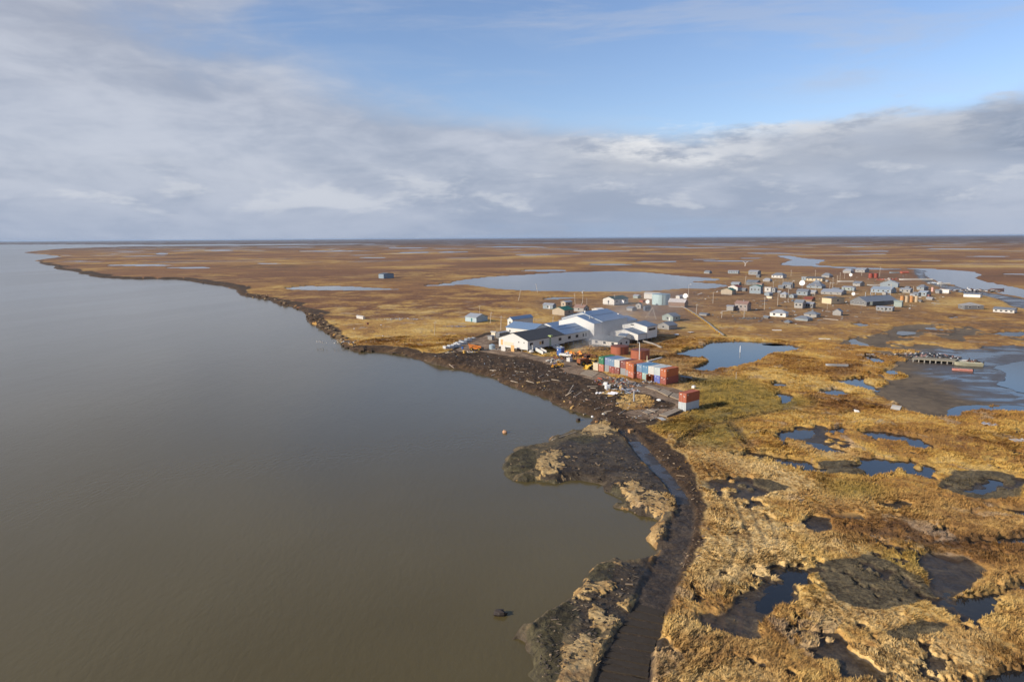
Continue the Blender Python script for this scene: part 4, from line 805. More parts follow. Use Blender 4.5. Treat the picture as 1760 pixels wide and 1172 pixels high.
 (1202, 1214, 1219.8, 544, 3.8, 1.2, G3, RG, 'R', 'low grey shed by the leaning post near the pipeline', 'shed', 'shed', dict(th=30, win=(0, 0))),
 (1378, 1385, 1387.6, 482.5, 5.6, .8, BG, RL, 'R', 'pale box cabin beside the long yellow building', 'cabin', 'cabin', {}),
 (1388, 1413, 1418, 484, 5, 2.2, T2, RD, 'R', 'long yellow building with dark roof behind the dish', 'building', 'building', dict(th=14, win=(4, 0))),
 (1413, 1425, 1431, 477.5, 3.6, 4, G3, RG, 'R', 'round looking grey house at the far village edge', 'house', 'house', dict(hip=2.5)),
 (1388, 1412, 1418.5, 496.6, 4.6, 5.5, BG, RG, 'R', 'wide grey blue roofed house right of the big dish', 'house', 'house', dict(th=20, hip=4, win=(2, 1))),
 (1413.4, 1428.5, 1449, 523.5, 10.5, 1.4, T2, RD, 'R', 'yellow garage building with white door in the near village', 'garage', 'garage', dict(th=42, win=(0, 1))),
 (1413.4, 1446, 1454, 507.8, 5, 4.2, G3, RL, 'R', 'long pale house with dark panels on its roof', 'house', 'house', dict(th=15, win=(3, 1))),
 (1448, 1463, 1470, 500.5, 6, 1.6, PG, RL, 'R', 'greenish grey house behind the roof with dark panels', 'house', 'house', dict(th=25, win=(2, 1))),
 (1466.7, 1478, 1485, 492.5, 5, 3.4, G3, RG, 'R', 'small grey gable house with bright door left of the big gable hall', 'house', 'house', dict(th=32, door=('x', .5, (.7, .7, .68)))),
 (1449.6, 1462, 1467.5, 470, 4.4, 2.6, G3, RL, 'R', 'grey house at the far edge, left of a pair', 'house', 'house', dict(hip=2)),
 (1471.5, 1486, 1493, 468.8, 4.6, 3, G3, RL, 'R', 'pale roofed house at the far edge, right of a pair', 'house', 'house', dict(th=22, win=(2, 0))),
 (1516, 1543, 1545, 494.8, 7.4, 5, BG, RL, 'L', 'large hall with a pale gable front facing the camera', 'hall', 'hall', dict(th=8, win=(1, 0))),
 (1500, 1531, 1538.5, 504.8, 6.5, 4, paint((.24, .31, .38), .6), paint((.30, .36, .43), .5, .1, 'rib'), 'R', 'long blue grey buildings under sloping roofs before the hall', 'building', 'building', dict(th=18, win=(4, 1))),
 (1537.5, 1549.5, 1551.5, 528.6, 10, 1.4, PG, PG, 'R', 'pale green box building at the right end of the old school', 'building', 'building', dict(th=15, win=(0, 0))),
 (1508.5, 1533.5, 1536.5, 536, 6.8, 1.3, G1, RL, 'R', 'grey mobile home in front of the old school', 'mobile_home', 'house', dict(th=10, win=(4, 0), door=('x', .4, (.1, .1, .1)))),
 (1432, 1445, 1448, 543.5, 7.5, 4.4, G3, RG, 'L', 'lone grey gabled shed near the marsh', 'shed', 'shed', dict(th=15, win=(0, 0))),
 (1548, 1564, 1569, 504, 6, 1.8, G3, RL, 'R', 'long low pale house behind the orange tanks', 'house', 'house', dict(th=18, win=(2, 0))),
 (1570, 1578, 1582, 509.8, 5, 2, BG, RG, 'R', 'grey house between the long pale house and the blue roofed one', 'house', 'house', {}),
 (1577, 1588, 1594.5, 499, 5, 4, BG, RG, 'R', 'grey roofed house behind the right village cluster', 'house', 'house', dict(hip=2, th=30)),
 (1580, 1592, 1598.5, 510.3, 7.4, 2.4, BG, paint((.34, .40, .47), .5, .1, 'rib'), 'R', 'blue grey house nearest in the right village cluster', 'house', 'house', dict(th=30, win=(2, 1))),
 (1593, 1602, 1605, 516.5, 3.6, 1.4, G3, RL, 'R', 'pale small shed right of the orange tanks', 'shed', 'shed', dict(win=(0, 0))),
 (1608, 1614, 1617.5, 504.5, 5, 1.4, G1, RG, 'R', 'small grey shed beside the white box by the river', 'shed', 'shed', dict(win=(0, 0))),
 (1617.5, 1630.5, 1632.5, 504.8, 6.4, .5, WHITE, WHITE, 'R', 'white box building near the river, right of the village', 'building', 'building', dict(th=15, win=(0, 0))),
 (1660.3, 1684.5, 1687.5, 512.6, 6, 1.6, WHITE, RG, 'R', 'long white shed with grey roof above the mud bank', 'shed', 'shed', dict(th=12, win=(0, 0))),
 (1648, 1657.5, 1684.8, 532.8, 7.4, 4.2, G2, G3, 'R', 'weathered grey plank barn alone right of the village', 'barn', 'barn', dict(th=60, win=(1, 2), hip=2)),
 (1712.8, 1743, 1747, 539.6, 6.4, 3, W2, RG, 'R', 'white and grey house alone at the right edge', 'house', 'house', dict(th=12, win=(4, 0))),
 (1398, 1408, 1411.5, 489.5, 3.4, 4, BG, RG, 'R', 'hipped roof rising behind the wide grey blue roofed house', 'house', 'house', dict(hip=2)),
 (1391.8, 1401, 1405.5, 506, 4, 2.4, G3, RL, 'R', 'low pale shed right of the blue grey house below the dish', 'shed', 'shed', dict(win=(0, 0))),
 (1464, 1468, 1470.5, 501, 6, 1, BG, RL, 'L', 'narrow pale box joined to the greenish grey house', 'shed', 'shed', dict(win=(0, 0))),
 (1418.8, 1422, 1424, 485.3, 2.4, 1.4, G3, RL, 'R', 'tiny round hut right of the long yellow building', 'hut', 'hut', dict(hip=.8)),
 (1509, 1519, 1522.5, 500.5, 4.4, 2.2, W2, paint((.40, .48, .52), .5, .1, 'rib'), 'R', 'house with pale icy blue roof left of the big hall', 'house', 'house', dict(th=25)),
 (1524, 1534, 1538.5, 502, 4.6, 2.0, paint((.10, .14, .20), .7), RG, 'R', 'dark blue shed directly before the big hall', 'shed', 'shed', dict(th=25, win=(1, 0))),
 (1516.5, 1522, 1525, 507.8, 4.4, 1.6, G3, RL, 'L', 'small pale gabled shed behind the old school roof', 'shed', 'shed', dict(win=(1, 0))),
 (1594, 1597, 1599.5, 510.6, 4.4, .6, paint((.22, .10, .10), .7), RD, 'R', 'little dark red shed right of the nearest blue grey house', 'shed', 'shed', dict(win=(0, 0))),
 (1579, 1583, 1585.5, 519.8, 3.4, .5, G2, RG, 'R', 'low grey crate right of the row of upright tanks', 'shed', 'storage box', dict(win=(0, 0))),
 (1300, 1309, 1312.5, 492.5, 4.0, 1.4, G3, RB, 'R', 'brown roofed lean-to right of the long grey board house', 'shed', 'shed', dict(win=(0, 0))),
 (1336.5, 1341, 1343.5, 505, 3.4, 1.2, G2, RL, 'R', 'tiny shed between the white box house and the hip roofed one', 'shed', 'shed', dict(win=(0, 0))),
 (1430.5, 1441, 1445, 500.5, 3.6, 1.6, G3, RG, 'R', 'low grey shed behind the long pale house with panels', 'shed', 'shed', dict(win=(0, 0))),
 (1556, 1562, 1565, 497.5, 3.4, 1.4, G3, RG, 'R', 'small shed behind the long low pale house', 'shed', 'shed', dict(win=(0, 0))),
 (1275.5, 1281, 1284, 501.5, 4.2, 1.5, G2, RG, 'R', 'dark shed right of the white house with the red roof', 'shed', 'shed', dict(win=(0, 0))),
 (1565, 1572, 1574.5, 510.4, 3.4, 1, W2, RL, 'R', 'small white porch building between the right village houses', 'shed', 'shed', dict(win=(0, 0))),
]
for r_ in rows: house(*r_[:9], r_[9], r_[10], r_[11], **r_[12])
# old school (large, many roofs) in the right half of the village
OS = house(1463, 1489, 1537, 526.5, 7.2, 8.0, G2, RG, 'L', 'big old grey school with a broad metal roof and dark porch', 'old_school', 'school', th=38, z0=.8, win=(3, 0))
MB().box(3, 14, -2.2, -.02, .8, 3.1).build('porch', paint((.13, .15, .15), .8), OS); MB().box(2.6, 14.4, -2.6, .2, 3.12, 3.3).build('porch_roof', RG, OS)
for k in range(3): MB().cone((6 + 5 * k, 6, 4), (6 + 5 * k, 6, 9), .2, .2, 8).build('vent_pipe', GALV, OS)
# ---------------------------------------------------------------- shipping containers
def container(loc, rz, c, label, group, open_=False, name='shipping_container', dirt_=.35, marks=2, L=6.06):
    """door end looks towards -x; long axis +x"""
    m1 = paint(c, .6, 0, 'rib', dirt=dirt_); m2 = paint(tuple(v * .92 for v in c), .6, dirt=dirt_)
    root = empty(name, loc, rz, label, 'shipping container', group)
    b = MB(); w = 1.2; hgt = 2.56
    if open_:
        b.box(.06, L - .06, -w, -w + .06, .1, hgt - .04).box(.06, L - .06, w - .06, w, .1, hgt - .04).box(L - .12, L - .06, -w + .06, w - .06, .1, hgt - .04).box(.06, L - .06, -w + .06, w - .06, .1, .16).box(.06, L - .06, -w + .06, w - .06, hgt - .1, hgt - .04)
    else: b.box(.06, L - .06, -w + .02, w - .02, .1, hgt - .04)
    b.build('body', m1, root)
    f = MB()
    for x in (0, L - .14):
        for y in (-w - .02, w - .12): f.box(x, x + .14, y, y + .14, 0, hgt)
        f.box(x, x + .14, -w + .12, w - .12, 0, .15).box(x, x + .14, -w + .12, w - .12, hgt - .12, hgt)
    for y in (-w - .02, w - .12): f.box(.14, L - .14, y, y + .14, 0, .14).box(.14, L - .14, y, y + .14, hgt - .1, hgt)
    f.build('frame', m2, root)
    for s in (-1, 1):
        d = MB()
        if open_: d.box(-1.0, .0, s * 1.17 - .03, s * 1.17 + .03, .16, hgt - .13)
        else: d.box(.0, .05, min(s * .02, s * 1.07), max(s * .02, s * 1.07), .16, hgt - .13)
        do = d.build('door', m2, root)
        if not open_:
            r_ = MB()
            for q in (.3, .8): r_.cone((-.03, s * q, .2), (-.03, s * q, hgt - .15), .025, .025, 6)
            r_.build('lock_rod', GALV, do)
    if marks:
        k = MB(); rn = random.Random(int(abs(loc[0] * 10 + loc[2])))
        for i in range(marks): y = rn.uniform(.15, .6); z = rn.uniform(1.5, 2.1); k.box(-.012, -.002, -y - .25, -y, z, z + .16)
        k.box(-.012, -.002, .3, .85, 2.02, 2.2)
        k.build('marking', WHITE, root)
        MB().box(.5, .85, -w - .028, -w - .02, 1.9, 2.25).build('marking', WHITE, root)
    return root
cA = R(53); cX = Vector((math.sin(cA), math.cos(cA), 0)); cY = Vector((-cX.y, cX.x, 0)); cRZ = math.atan2(cX.y, cX.x)
RC = pix(1144.5, 662.5); gC = 'shipping containers stacked in a row at the yard'
cols = dict(o=(.50, .135, .04), o2=(.60, .20, .05), r=(.32, .08, .055), r2=(.24, .07, .055), w=(.62, .62, .58), p=(.50, .57, .58), b=(.10, .25, .42), b2=(.17, .29, .44), b3=(.20, .27, .45), g=(.03, .20, .10), pg=(.33, .48, .43), c=(.66, .58, .42), gr=(.30, .31, .32), or_=(.52, .18, .10), bl=(.12, .16, .48))
for k_ in cols: m_ = sum(cols[k_]) / 3; cols[k_] = tuple(v * .95 + m_ * .04 for v in cols[k_])
stack = [  # bottom colour, label; top colour, label; pushed forward
 ('r', 'rust red container at the right end of the row, bottom', 'o', 'orange container at the right end of the row, on top', 0),
 ('bl', 'bright blue container in the shade of the row, second from the right', 'p', 'pale grey container on top, beside the orange end container', 0),
 ('o', 'orange open fronted container, third from the right, at the bottom', 'w', 'white container on top, between pale grey and blue ones', 0),
 ('pg', 'pale mint green container at the bottom of the row', 'b', 'strong blue container directly above the mint green one', 0),
 ('r', 'maroon container with white lettering at the bottom, beside mint green', 'b2', 'dull blue container on top, beside the strong blue one', 0),
 ('or_', 'faded red container under the protruding orange one', 'o', 'orange container standing forward of the row, on top', 1.3),
 ('o', 'narrow looking orange container at the bottom, set back beside grey blocks', 'o2', 'bright orange container on top, left of the gap', -.3),
 ('gr', 'grey container at the bottom in the middle of the row', 'r2', 'brown red container on top, left of the bright orange one', -.4),
 ('r2', 'dark red container at the bottom below the white one', 'w', 'white container on top, beside the brown red one', 0),
 ('r', 'red brown container at the bottom with a white mark', 'b2', 'slate blue container on top, left of the white one', 0),
 ('gr', 'dim grey container end in the dark gap of the row', 'b3', 'violet blue container on top, right of the green one', -.5),
 ('or_', 'brick red container under the green one', 'g', 'green container on top near the left end of the row', 0),
 ('c', 'cream container alone at the left end of the row', None, None, .2),
]
for i, (cb_, lb, ct, lt, fwd_) in enumerate(stack):
    o = RC + cY * (i * 2.57 + 1.22) - cX * fwd_
    container((o.x, o.y, .12), cRZ, cols[cb_], lb, gC, open_=(i == 2), marks=2 if cb_ not in ('c', 'gr') else 0)
    if ct: container((o.x, o.y, .12 + 2.58), cRZ, cols[ct], lt, gC, marks=2 if ct not in ('w',) else 1)
s0 = pix(1178.5, 708.5); a2 = R(50); X2 = Vector((math.sin(a2), math.cos(a2), 0)); Y2 = Vector((-X2.y, X2.x, 0)); o = s0 + Y2 * 1.22
container((o.x, o.y, .0), math.atan2(X2.y, X2.x), (.52, .56, .58), 'pale grey container at the bottom of the separate stack by the marsh', gC, marks=0)
o = o + X2 * .1; container((o.x, o.y, 2.58), math.atan2(X2.y, X2.x), (.42, .115, .055), 'rust orange container on top of the separate stack by the marsh', gC)
# ---------------------------------------------------------------- tanks
def vtank(px_, yb, dpx, hpx, c, label, name='storage_tank', cat='storage tank', group=None, dome=.35, n=40, z=0, rim=True):
    s = ppm(px_, yb); P = pix(px_, yb); r_ = dpx / 2 / s; h = hpx / s; v = Vector((P.x, P.y, 0)).normalized(); P = P + v * r_
    root = empty(name, (P.x, P.y, z), 0, label, cat, group); m_ = paint(c, .6, dirt=.5)
    MB().cone((0, 0, -.2), (0, 0, h), r_, r_, n, False).build('shell', m_, root, True)
    MB().cone((0, 0, h), (0, 0, h + dome), r_ * 1.01, .05, n).build('roof', paint((c[0] * .55, c[1] * .62, c[2] * .75), .65, dirt=.6), root)  # shell colour darkened and cooled: weaker sun on the top put into the paint
    if rim:
        MB().cone((0, 0, h - .12), (0, 0, h - .002), r_ * 1.015, r_ * 1.015, n, False).build('rim', paint(tuple(k * .7 for k in c), .65), root)
        ld = MB(); a_ = -.9 - math.atan2(-P.x, -P.y) + math.pi / 2
        a_ = math.atan2(-P.y, -P.x) + .15; q = Vector((math.cos(a_), math.sin(a_), 0)); t = Vector((-q.y, q.x, 0))
        for sg in (-.22, .22): ld.beam(q * (r_ + .12) + t * sg, q * (r_ + .12) + t * sg + Vector((0, 0, h)), .06)
        for k in range(int(h / .35)): ld.beam(q * (r_ + .12) - t * .22 + Vector((0, 0, .3 + k * .35)), q * (r_ + .12) + t * .22 + Vector((0, 0, .3 + k * .35)), .05)
        ld.build('ladder', DARK, root)
    return root
redt = (.32, .10, .055)
vtank(1064.8, 612.0, 31, 15.5, redt, 'rust red fuel tank, left of the pair behind the containers', group='red fuel tanks')
vtank(1100, 620, 32.5, 17, redt, 'rust red fuel tank, right of the pair, behind the lamp post', group='red fuel tanks')
vtank(1136, 525.5, 31, 19, (.40, .53, .55), 'large pale blue water tank beside the brown pump house', 'water_tank', 'water tank')
for k, x in enumerate((1550, 1557.6, 1566, 1574.5)):
    vtank(x, 519.3, 6.2, 10.5, ((.50, .25, .10), (.50, .40, .27))[k % 2], ('orange upright fuel tank, leftmost of four', 'tan upright fuel tank between two orange ones', 'orange upright fuel tank between two tan ones', 'tan upright fuel tank, rightmost of four')[k], 'fuel_tank', 'fuel tank', 'upright fuel tanks', n=14, rim=False)
for k, x in enumerate((1496.3, 1505)):
    vtank(x, 478, 7, 8, (.30, .07, .05), ('maroon tank with white top at the far village edge, left one', 'maroon tank with white top at the far village edge, right one')[k], 'fuel_tank', 'fuel tank', 'maroon tanks', n=12, rim=False)
    P = pix(x, 478); s = ppm(x, 478)
vtank(1602.5, 501, 4, 7, (.62, .38, .33), 'pink upright tank beside the right village cluster', 'fuel_tank', 'fuel tank', n=12, rim=False)
# ---------------------------------------------------------------- poles, dishes, turbine
polemat = paint((.55, .50, .43), .85, kind='wood')
poles = [(842.5,537,556.5,'thick pole leaning right beside the blue grey shed',2),(824.5,525,543,'thin white mast behind the blue grey shed',0),(860.7,543,568,'pale pole left of the school roofs',1),(891,499,518,'leaning white pole on the tundra before the lake',4),
 (746.5,553,577,'thin stake left of the school in the grass',2),(949.8,545,557,'short pole behind the blue school roof',1),(988.5,505,524,'pole between the cabins and the small pond',-1),(1001.2,499,522,'tall white pole with transformer before the small pond',1),(1008.5,513,524,'thin pole right of the transformer pole',0),
 (924,488,503.5,'white pole leaning left at the lake shore',-3),(1059.5,507,525,'lattice mast leaning before the dark green roof',-4),(1183.3,490,512,'street light pole above the pump house',0,1),(1225.3,503,522.5,'lamp post with its arm to the right, left of the village',0,2),(1196.4,523,540,'leaning pole by the pipeline',1),
 (1278.6,527,547.5,'stout pole in front of the rusty two storey house',0),(1313.6,511,533,'pole left of the lamp post in mid village',0),(1336.4,502,526.5,'street light post over the cream box',0,1),(1354.3,496.5,518.5,'street light post behind the pale hipped roof',0,1),(1328.5,484,501,'pole above the white box house',0),
 (1361.3,483.5,496,'street light beside the broad roofed house',0,1),(1280.3,475,491,'pole by the long grey board house',1),(1359.5,464,474.5,'far pole right of the hipped white house',0),(1345.6,478,488,'small pole below the hipped white house',0),(1401.2,464,474.5,'far pole behind the long yellow building',0),
 (1400.4,488.5,508.5,'pole in front of the wide grey blue roof',0),(1425.3,485,499,'pole leaning between the village houses',1),(1431,477,495.5,'tall pole right of the wide grey blue roof',0),(1438.6,474,488.5,'pole before the round looking far house',0),(1443.6,468.5,482.5,'tall pole right of the round looking far house',0),(1451.5,469,479,'short pole below the far pair of houses',0),
 (1530.6,487.5,508,'tall pole over the long blue grey buildings',0),(1481,459.5,474,'pole before the far pair of houses',0),(1569.3,492,504,'pole by the long low pale house',0),(1511.8,458.5,475.5,'dark mast at the far village edge',0),(1421.5,523,533,'thin post below the yellow garage',0),(1617,484,492,'post by the river landing',0),
 (1116,515,530,'pole above the dark shed under the water tank',0),(1240,536,547,'short pole in the grass left of the village',1),(1498.5,497,510,'pole before the big gable hall',0),(1265,640,652,'thin stake on the bank below the pond',0),(1302,594,597,'',0)]
for p in poles:
    if not p[3]: continue
    x, yt, yb = p[0], p[1], p[2]; s = ppm(x, yb); P = pix(x, yb); h = (yb - yt) / s; lean = p[4] / s; v = Vector((P.y, -P.x, 0)).normalized()
    near = s > 2.4; r_ = .16 if s > 2.2 else .17
    if 'thin' in p[3] or 'stake' in p[3]: r_ *= .55
    nm = 'street_light' if len(p) > 5 else 'utility_pole'
    root = empty(nm, (P.x, P.y, gz(P.x, P.y) - .3), 0, p[3], 'street light' if len(p) > 5 else 'pole')
    top = v * lean + Vector((0, 0, h + .3)); MB().cone((0, 0, 0), top, r_, r_ * .75, 7).build('shaft', polemat, root)
    if len(p) > 5:
        MB().beam(top, top + v * (2.4 if p[5] == 2 else 1.2) + Vector((0, 0, .25)), .12).build('arm', GALV, root)
        q = top + v * (2.6 if p[5] == 2 else 1.3); MB().box(q.x - .5, q.x + .5, q.y - .35, q.y + .35, q.z + .05, q.z + .4).build('lamp_head', WHITE, root)
    elif h > 6:
        MB().beam(top - Vector((0, 0, .7)) - v * .9, top - Vector((0, 0, .7)) + v * .9, .14).build('crossarm', polemat, root)
        if 'transformer' in p[3]: q = top - Vector((0, 0, 2.4)) + v * -.5; MB().cone(q, q + Vector((0, 0, 1.3)), .42, .42, 8).build('transformer', W2, root)
P = pix(1098.5, 632); LP = empty('lamp_post', (P.x, P.y, 0), 0, 'white lamp post standing behind the containers, in front of the right red tank', 'lamp post')
hh = (632 - 590) / ppm(1098.5, 632); MB().cone((0, 0, 0), (0, 0, hh), .17, .13, 8).build('shaft', WHITE, LP); MB().beam((0, 0, hh), (.0, 1.5, hh + .2), .12).build('arm', WHITE, LP); MB().box(-.25, .25, .9, 1.7, hh + .12, hh + .32).build('lamp_head', GALV, LP)
def dish(x, yb, yc, rpx, label):
    s = ppm(x, yb); P = pix(x, yb); root = empty('satellite_dish', (P.x, P.y, 0), 0, label, 'satellite dish', 'satellite dishes in the village'); h = (yb - yc) / s; r_ = rpx / s
    MB().cone((0, 0, -.2), (0, 0, h), .15, .12, 8).build('post', GALV, root)
    n = Vector((-.55, -.83, .35)).normalized() if x < 1450 else Vector((-.5, -.85, .2)).normalized(); up = Vector((0, 0, 1)); p = n.cross(up).normalized(); q = p.cross(n)
    vs = []; m = 18
    c = Vector((0, 0, h)) + n * .2
    for k, (rf, d) in enumerate(((1.0, .22), (.66, .09), (.33, .02))):
        for i in range(m): t = 2 * math.pi * i / m; vs.append(c + (p * math.cos(t) + q * math.sin(t)) * r_ * rf + n * d * r_)
    vs.append(c); fs = []
    for k in range(2): fs += [(k * m + i, k * m + (i + 1) % m, (k + 1) * m + (i + 1) % m, (k + 1) * m + i) for i in range(m)]
    fs += [(2 * m + i, 2 * m + (i + 1) % m, 3 * m) for i in range(m)]
    nb = len(vs); vs += [v_ - n * .08 for v_ in vs]; fs += [tuple(nb + a_ for a_ in reversed(f)) for f in fs]; fs += [(i, nb + i, nb + (i + 1) % m, (i + 1) % m) for i in range(m)]
    MB().poly(vs, fs).build('reflector', paint((.80, .79, .76), .5, dirt=.1), root, True)
    MB().beam(c, c + n * r_ * .8, .08).box(*[v for a_ in (c + n * r_ * .8) for v in (a_ - .12, a_ + .12)]).build('feed_arm', GALV, root)
dish(1069.8, 525, 519.2, 3.3, 'white satellite dish right of the dark green roofed building')
dish(1113.5, 526, 519, 3.7, 'white satellite dish left of the pale water tank')
dish(1178.2, 516, 509, 4.4, 'large white satellite dish above the brown pump house')
dish(1378.3, 500, 486.8, 4.7, 'largest white satellite dish on a post in mid village')
dish(1462, 478, 472.6, 2.7, 'small white satellite dish at the far edge of the village')
dish(1466.6, 509, 505.2, 2.9, 'white satellite dish at the left end of the old school roof')
dish(1400.8, 543, 539.4, 1.7, 'tiny dish on the broad grey hip roofed house')
P = pix(1280.5, 458); s = ppm(1280.5, 458); WT = empty('wind_turbine', (P.x, P.y, 0), 0, 'small white wind turbine on the tundra behind the village', 'wind turbine')
hh = 5.2 / s; MB().cone((0, 0, 0), (0, 0, hh), .45, .3, 8).build('tower', WHITE, WT); MB().box(-.5, .5, -.9, 1.4, hh, hh + 1.0).build('nacelle', WHITE, WT)
for a_ in (math.pi / 2 + 1.02, math.pi / 2 - 1.02, -math.pi / 2):
    L = 5.6 / s if a_ > 0 else 3.4 / s; d = Vector((math.cos(a_), 0, math.sin(a_))); c = Vector((0, -1.1, hh + .5)); q = Vector((-d.z, 0, d.x))
    MB().poly([c + q * .5, c - q * .5, c + d * L - q * .22, c + d * L + q * .22] + [v_ + Vector((0, .2, 0)) for v_ in (c + q * .5, c - q * .5, c + d * L - q * .22, c + d * L + q * .22)], [(0, 1, 2, 3), (7, 6, 5, 4), (0, 4, 5, 1), (1, 5, 6, 2), (2, 6, 7, 3), (3, 7, 4, 0)]).build('blade', WHITE, WT)
AF = pix(1121, 550); s = ppm(1121, 550); v = Vector((AF.y, -AF.x, 0)).normalized(); T_ = empty('tripod_mast', (AF.x, AF.y, 0), 0, 'bare tripod of thin poles between the gymnasium and water tank', 'tripod'); ap = Vector((0, 0, 22 / s))
for q in (v * (-6 / s) + Vector((0, 10, 0)), v * (7 / s), v * (1 / s) + Vector((0, 14, 0))): MB().cone(q, ap, .13, .1, 6).build('leg', polemat, T_)
# ---------------------------------------------------------------- pipelines
pm_ = paint((.33, .30, .26), .7); PL = [(1167, 526), (1180, 532), (1198, 543), (1219, 558.5), (1230, 568.5), (1243, 578)]
pl = [pix(x, y + 1, 0) for x, y in PL]; root = empty('pipeline', (pl[0].x, pl[0].y, 0), 0, 'pale raised pipeline on yellow supports running from the pump house to the pond', 'pipeline'); b = MB()
for a_, c in zip(pl, pl[1:]): b.beam(a_ - pl[0] + Vector((0, 0, 1.0)), c - pl[0] + Vector((0, 0, 1.0)), .75, .45)
b.build('pipe', pm_, root)
k = 0
for a_, c in zip(pl[1:], pl[2:]):
    n_ = max(2, int((c - a_).length / 5))
    for i in range(n_):
        q = a_.lerp(c, i / n_) - pl[0]; MB().box(q.x - .9, q.x - .55, q.y - .9, q.y - .55, -.5, 1.3).build('support', YEL, root)
def pipe(pts, w, z, mat, label, name, cat, h=None):
    pl = [pix(x, y, z) for x, y in pts]; b = MB()
    for a_, c in zip(pl, pl[1:]): b.beam(a_ - pl[0], c - pl[0], w, h)
    return tag(b.build(name, mat, None, loc=pl[0]), label, cat)
pipe([(1106, 586), (1122, 590.5), (1137, 597)], .6, .7, pm_, 'pale pipe leading from the white clinic towards the pond', 'pipe', 'pipe')
pipe([(1113, 622), (1137, 615.5)], .8, .5, W2, 'pale blue white pipe lying right of the red tanks', 'pipe', 'pipe')
pipe([(1170, 647), (1188, 650)], .6, .3, GALV, 'grey pipe in the shadow right of the container row', 'pipe', 'pipe')
pipe([(1407, 582.6), (1427, 583.4)], .7, .3, W2, 'white board lying on the tundra above the round pond', 'board', 'board')
pipe([(1415, 547.5), (1441, 550)], .4, .35, pm_, 'thin pale pipe lying below the village', 'pipe', 'pipe')
pipe([(1327, 568), (1343, 568.3)], .9, .3, W2, 'white plank in the grass between village and pond', 'board', 'board')
# ---------------------------------------------------------------- vehicles and yard things
def wheel(parent, x, y, r_, w=.35):
    o = MB().cone((x, y - w / 2, r_), (x, y + w / 2, r_), r_, r_, 14).build('wheel', TYRE, parent, False)
    MB().cone((x, y - w / 2 - .02, r_), (x, y + w / 2 + .02, r_), r_ * .45, r_ * .45, 10).build('rim', YEL, o)
P = pix(818, 602.5); T = empty('telehandler', (P.x, P.y, .1), R(-12), 'orange telehandler with its boom folded back, parked left of the school', 'telehandler')
MB().box(-2.6, 2.4, -.8, .8, .6, 1.5).box(-2.9, -1.5, -.75, .75, 1.5, 1.9).build('body', ORA, T); MB().box(-.5, .9, .15, .95, 1.5, 2.5).build('cab', DARK, T)
MB().beam((2.3, -.4, 1.7), (-3.2, -.4, 2.5), .5, .5).build('boom', ORA, T); MB().box(2.3, 3.2, -.9, .9, .3, 1.2).build('fork_carriage', DARK, T)
for x in (-1.7, 1.6):
    for y in (-1.0, 1.0): wheel(T, x, y, .65)
P = pix(846, 600.5); o = MB().cone((-.0, 0, 0), (0, 0, 1.9), 1.35, 1.35, 16).cone((0, 0, 1.9), (0, 0, 2.3), 1.35, .5, 16).build('water_barrel', paint((.30, .38, .44), .5), None, loc=(P.x, P.y, 0)); tag(o, 'round blue grey plastic tank on the ground beside the orange telehandler', 'barrel')
def loader(px_, yb, rz, c, label, old=False, sc=1.0):
    P = pix(px_, yb); T = empty('wheel_loader', (P.x, P.y, .1), rz, label, 'loader'); m_ = paint(c, .6, dirt=.6 if old else .3); T.scale = (sc,) * 3
    MB().box(-3.0, .3, -1.1, 1.1, .9, 2.3).build('engine_cover', m_, T); MB().box(.35, 2.2, -.9, .9, .9, 1.6).build('front_frame', m_, T)
    cb_ = MB().box(-.6, .9, -.8, .8, 2.32, 2.5).box(-.6, .9, -.8, .8, 3.3, 3.45); 
    for x in (-.55, .8):
        for y in (-.75, .65): cb_.box(x, x + .1, y, y + .1, 2.5, 3.3)
    co_ = cb_.build('cab', m_, T); MB().box(-.48, .78, -.66, .66, 2.51, 3.29).build('windows', GLASS, co_)
    MB().beam((1.3, -.7, 1.5), (3.3, -.7, .8), .25, .35).beam((1.3, .7, 1.5), (3.3, .7, .8), .25, .35).build('lift_arm', m_, T)
    MB().poly([(3.2, -1.4, .1), (4.4, -1.4, .1), (3.2, -1.4, 1.5), (3.2, 1.4, .1), (4.4, 1.4, .1), (3.2, 1.4, 1.5)], [(0, 1, 2), (3, 5, 4), (0, 3, 4, 1), (0, 2, 5, 3)]).build('bucket', m_, T)
    for x in (-2.0, 1.7):
        for y in (-1.25, 1.25): wheel(T, x, y, .85, .55)
    return T
loader(1022.5, 634, R(-155), (.58, .38, .06), 'yellow wheel loader parked at the left end of the container row')
loader(1008, 628, R(25), (.26, .09, .035), 'rusty brown bulldozer among the scrap beside the fire', True, 1.15)
loader(960, 631, R(185), (.62, .33, .05), 'small yellow loader parked at the mud edge of the yard', False, .62)
P = pix(963.5, 611); T = empty('portable_toilet', (P.x, P.y, 0), RZ, 'tall blue booth standing at the foot of the second school stairs', 'booth')
MB().box(-1.1, 1.1, -1.1, 1.1, 0, 3.2).build('body', paint((.03, .09, .30), .5), T); MB().box(-1.2, 1.2, -1.2, 1.2, 3.21, 3.4).build('roof', paint((.30, .36, .42), .5), T); MB().box(-1.16, -1.11, -.5, .3, .1, 2.1).build('door', paint((.05, .13, .36), .5), T); MB().box(-1.17, -1.11, .4, .9, 2.2, 2.7).build('marking', WHITE, T)
P = pix(972, 613.5); T = empty('pickup_truck', (P.x, P.y, 0), R(-25), 'white pickup truck parked behind the blue booth', 'truck')
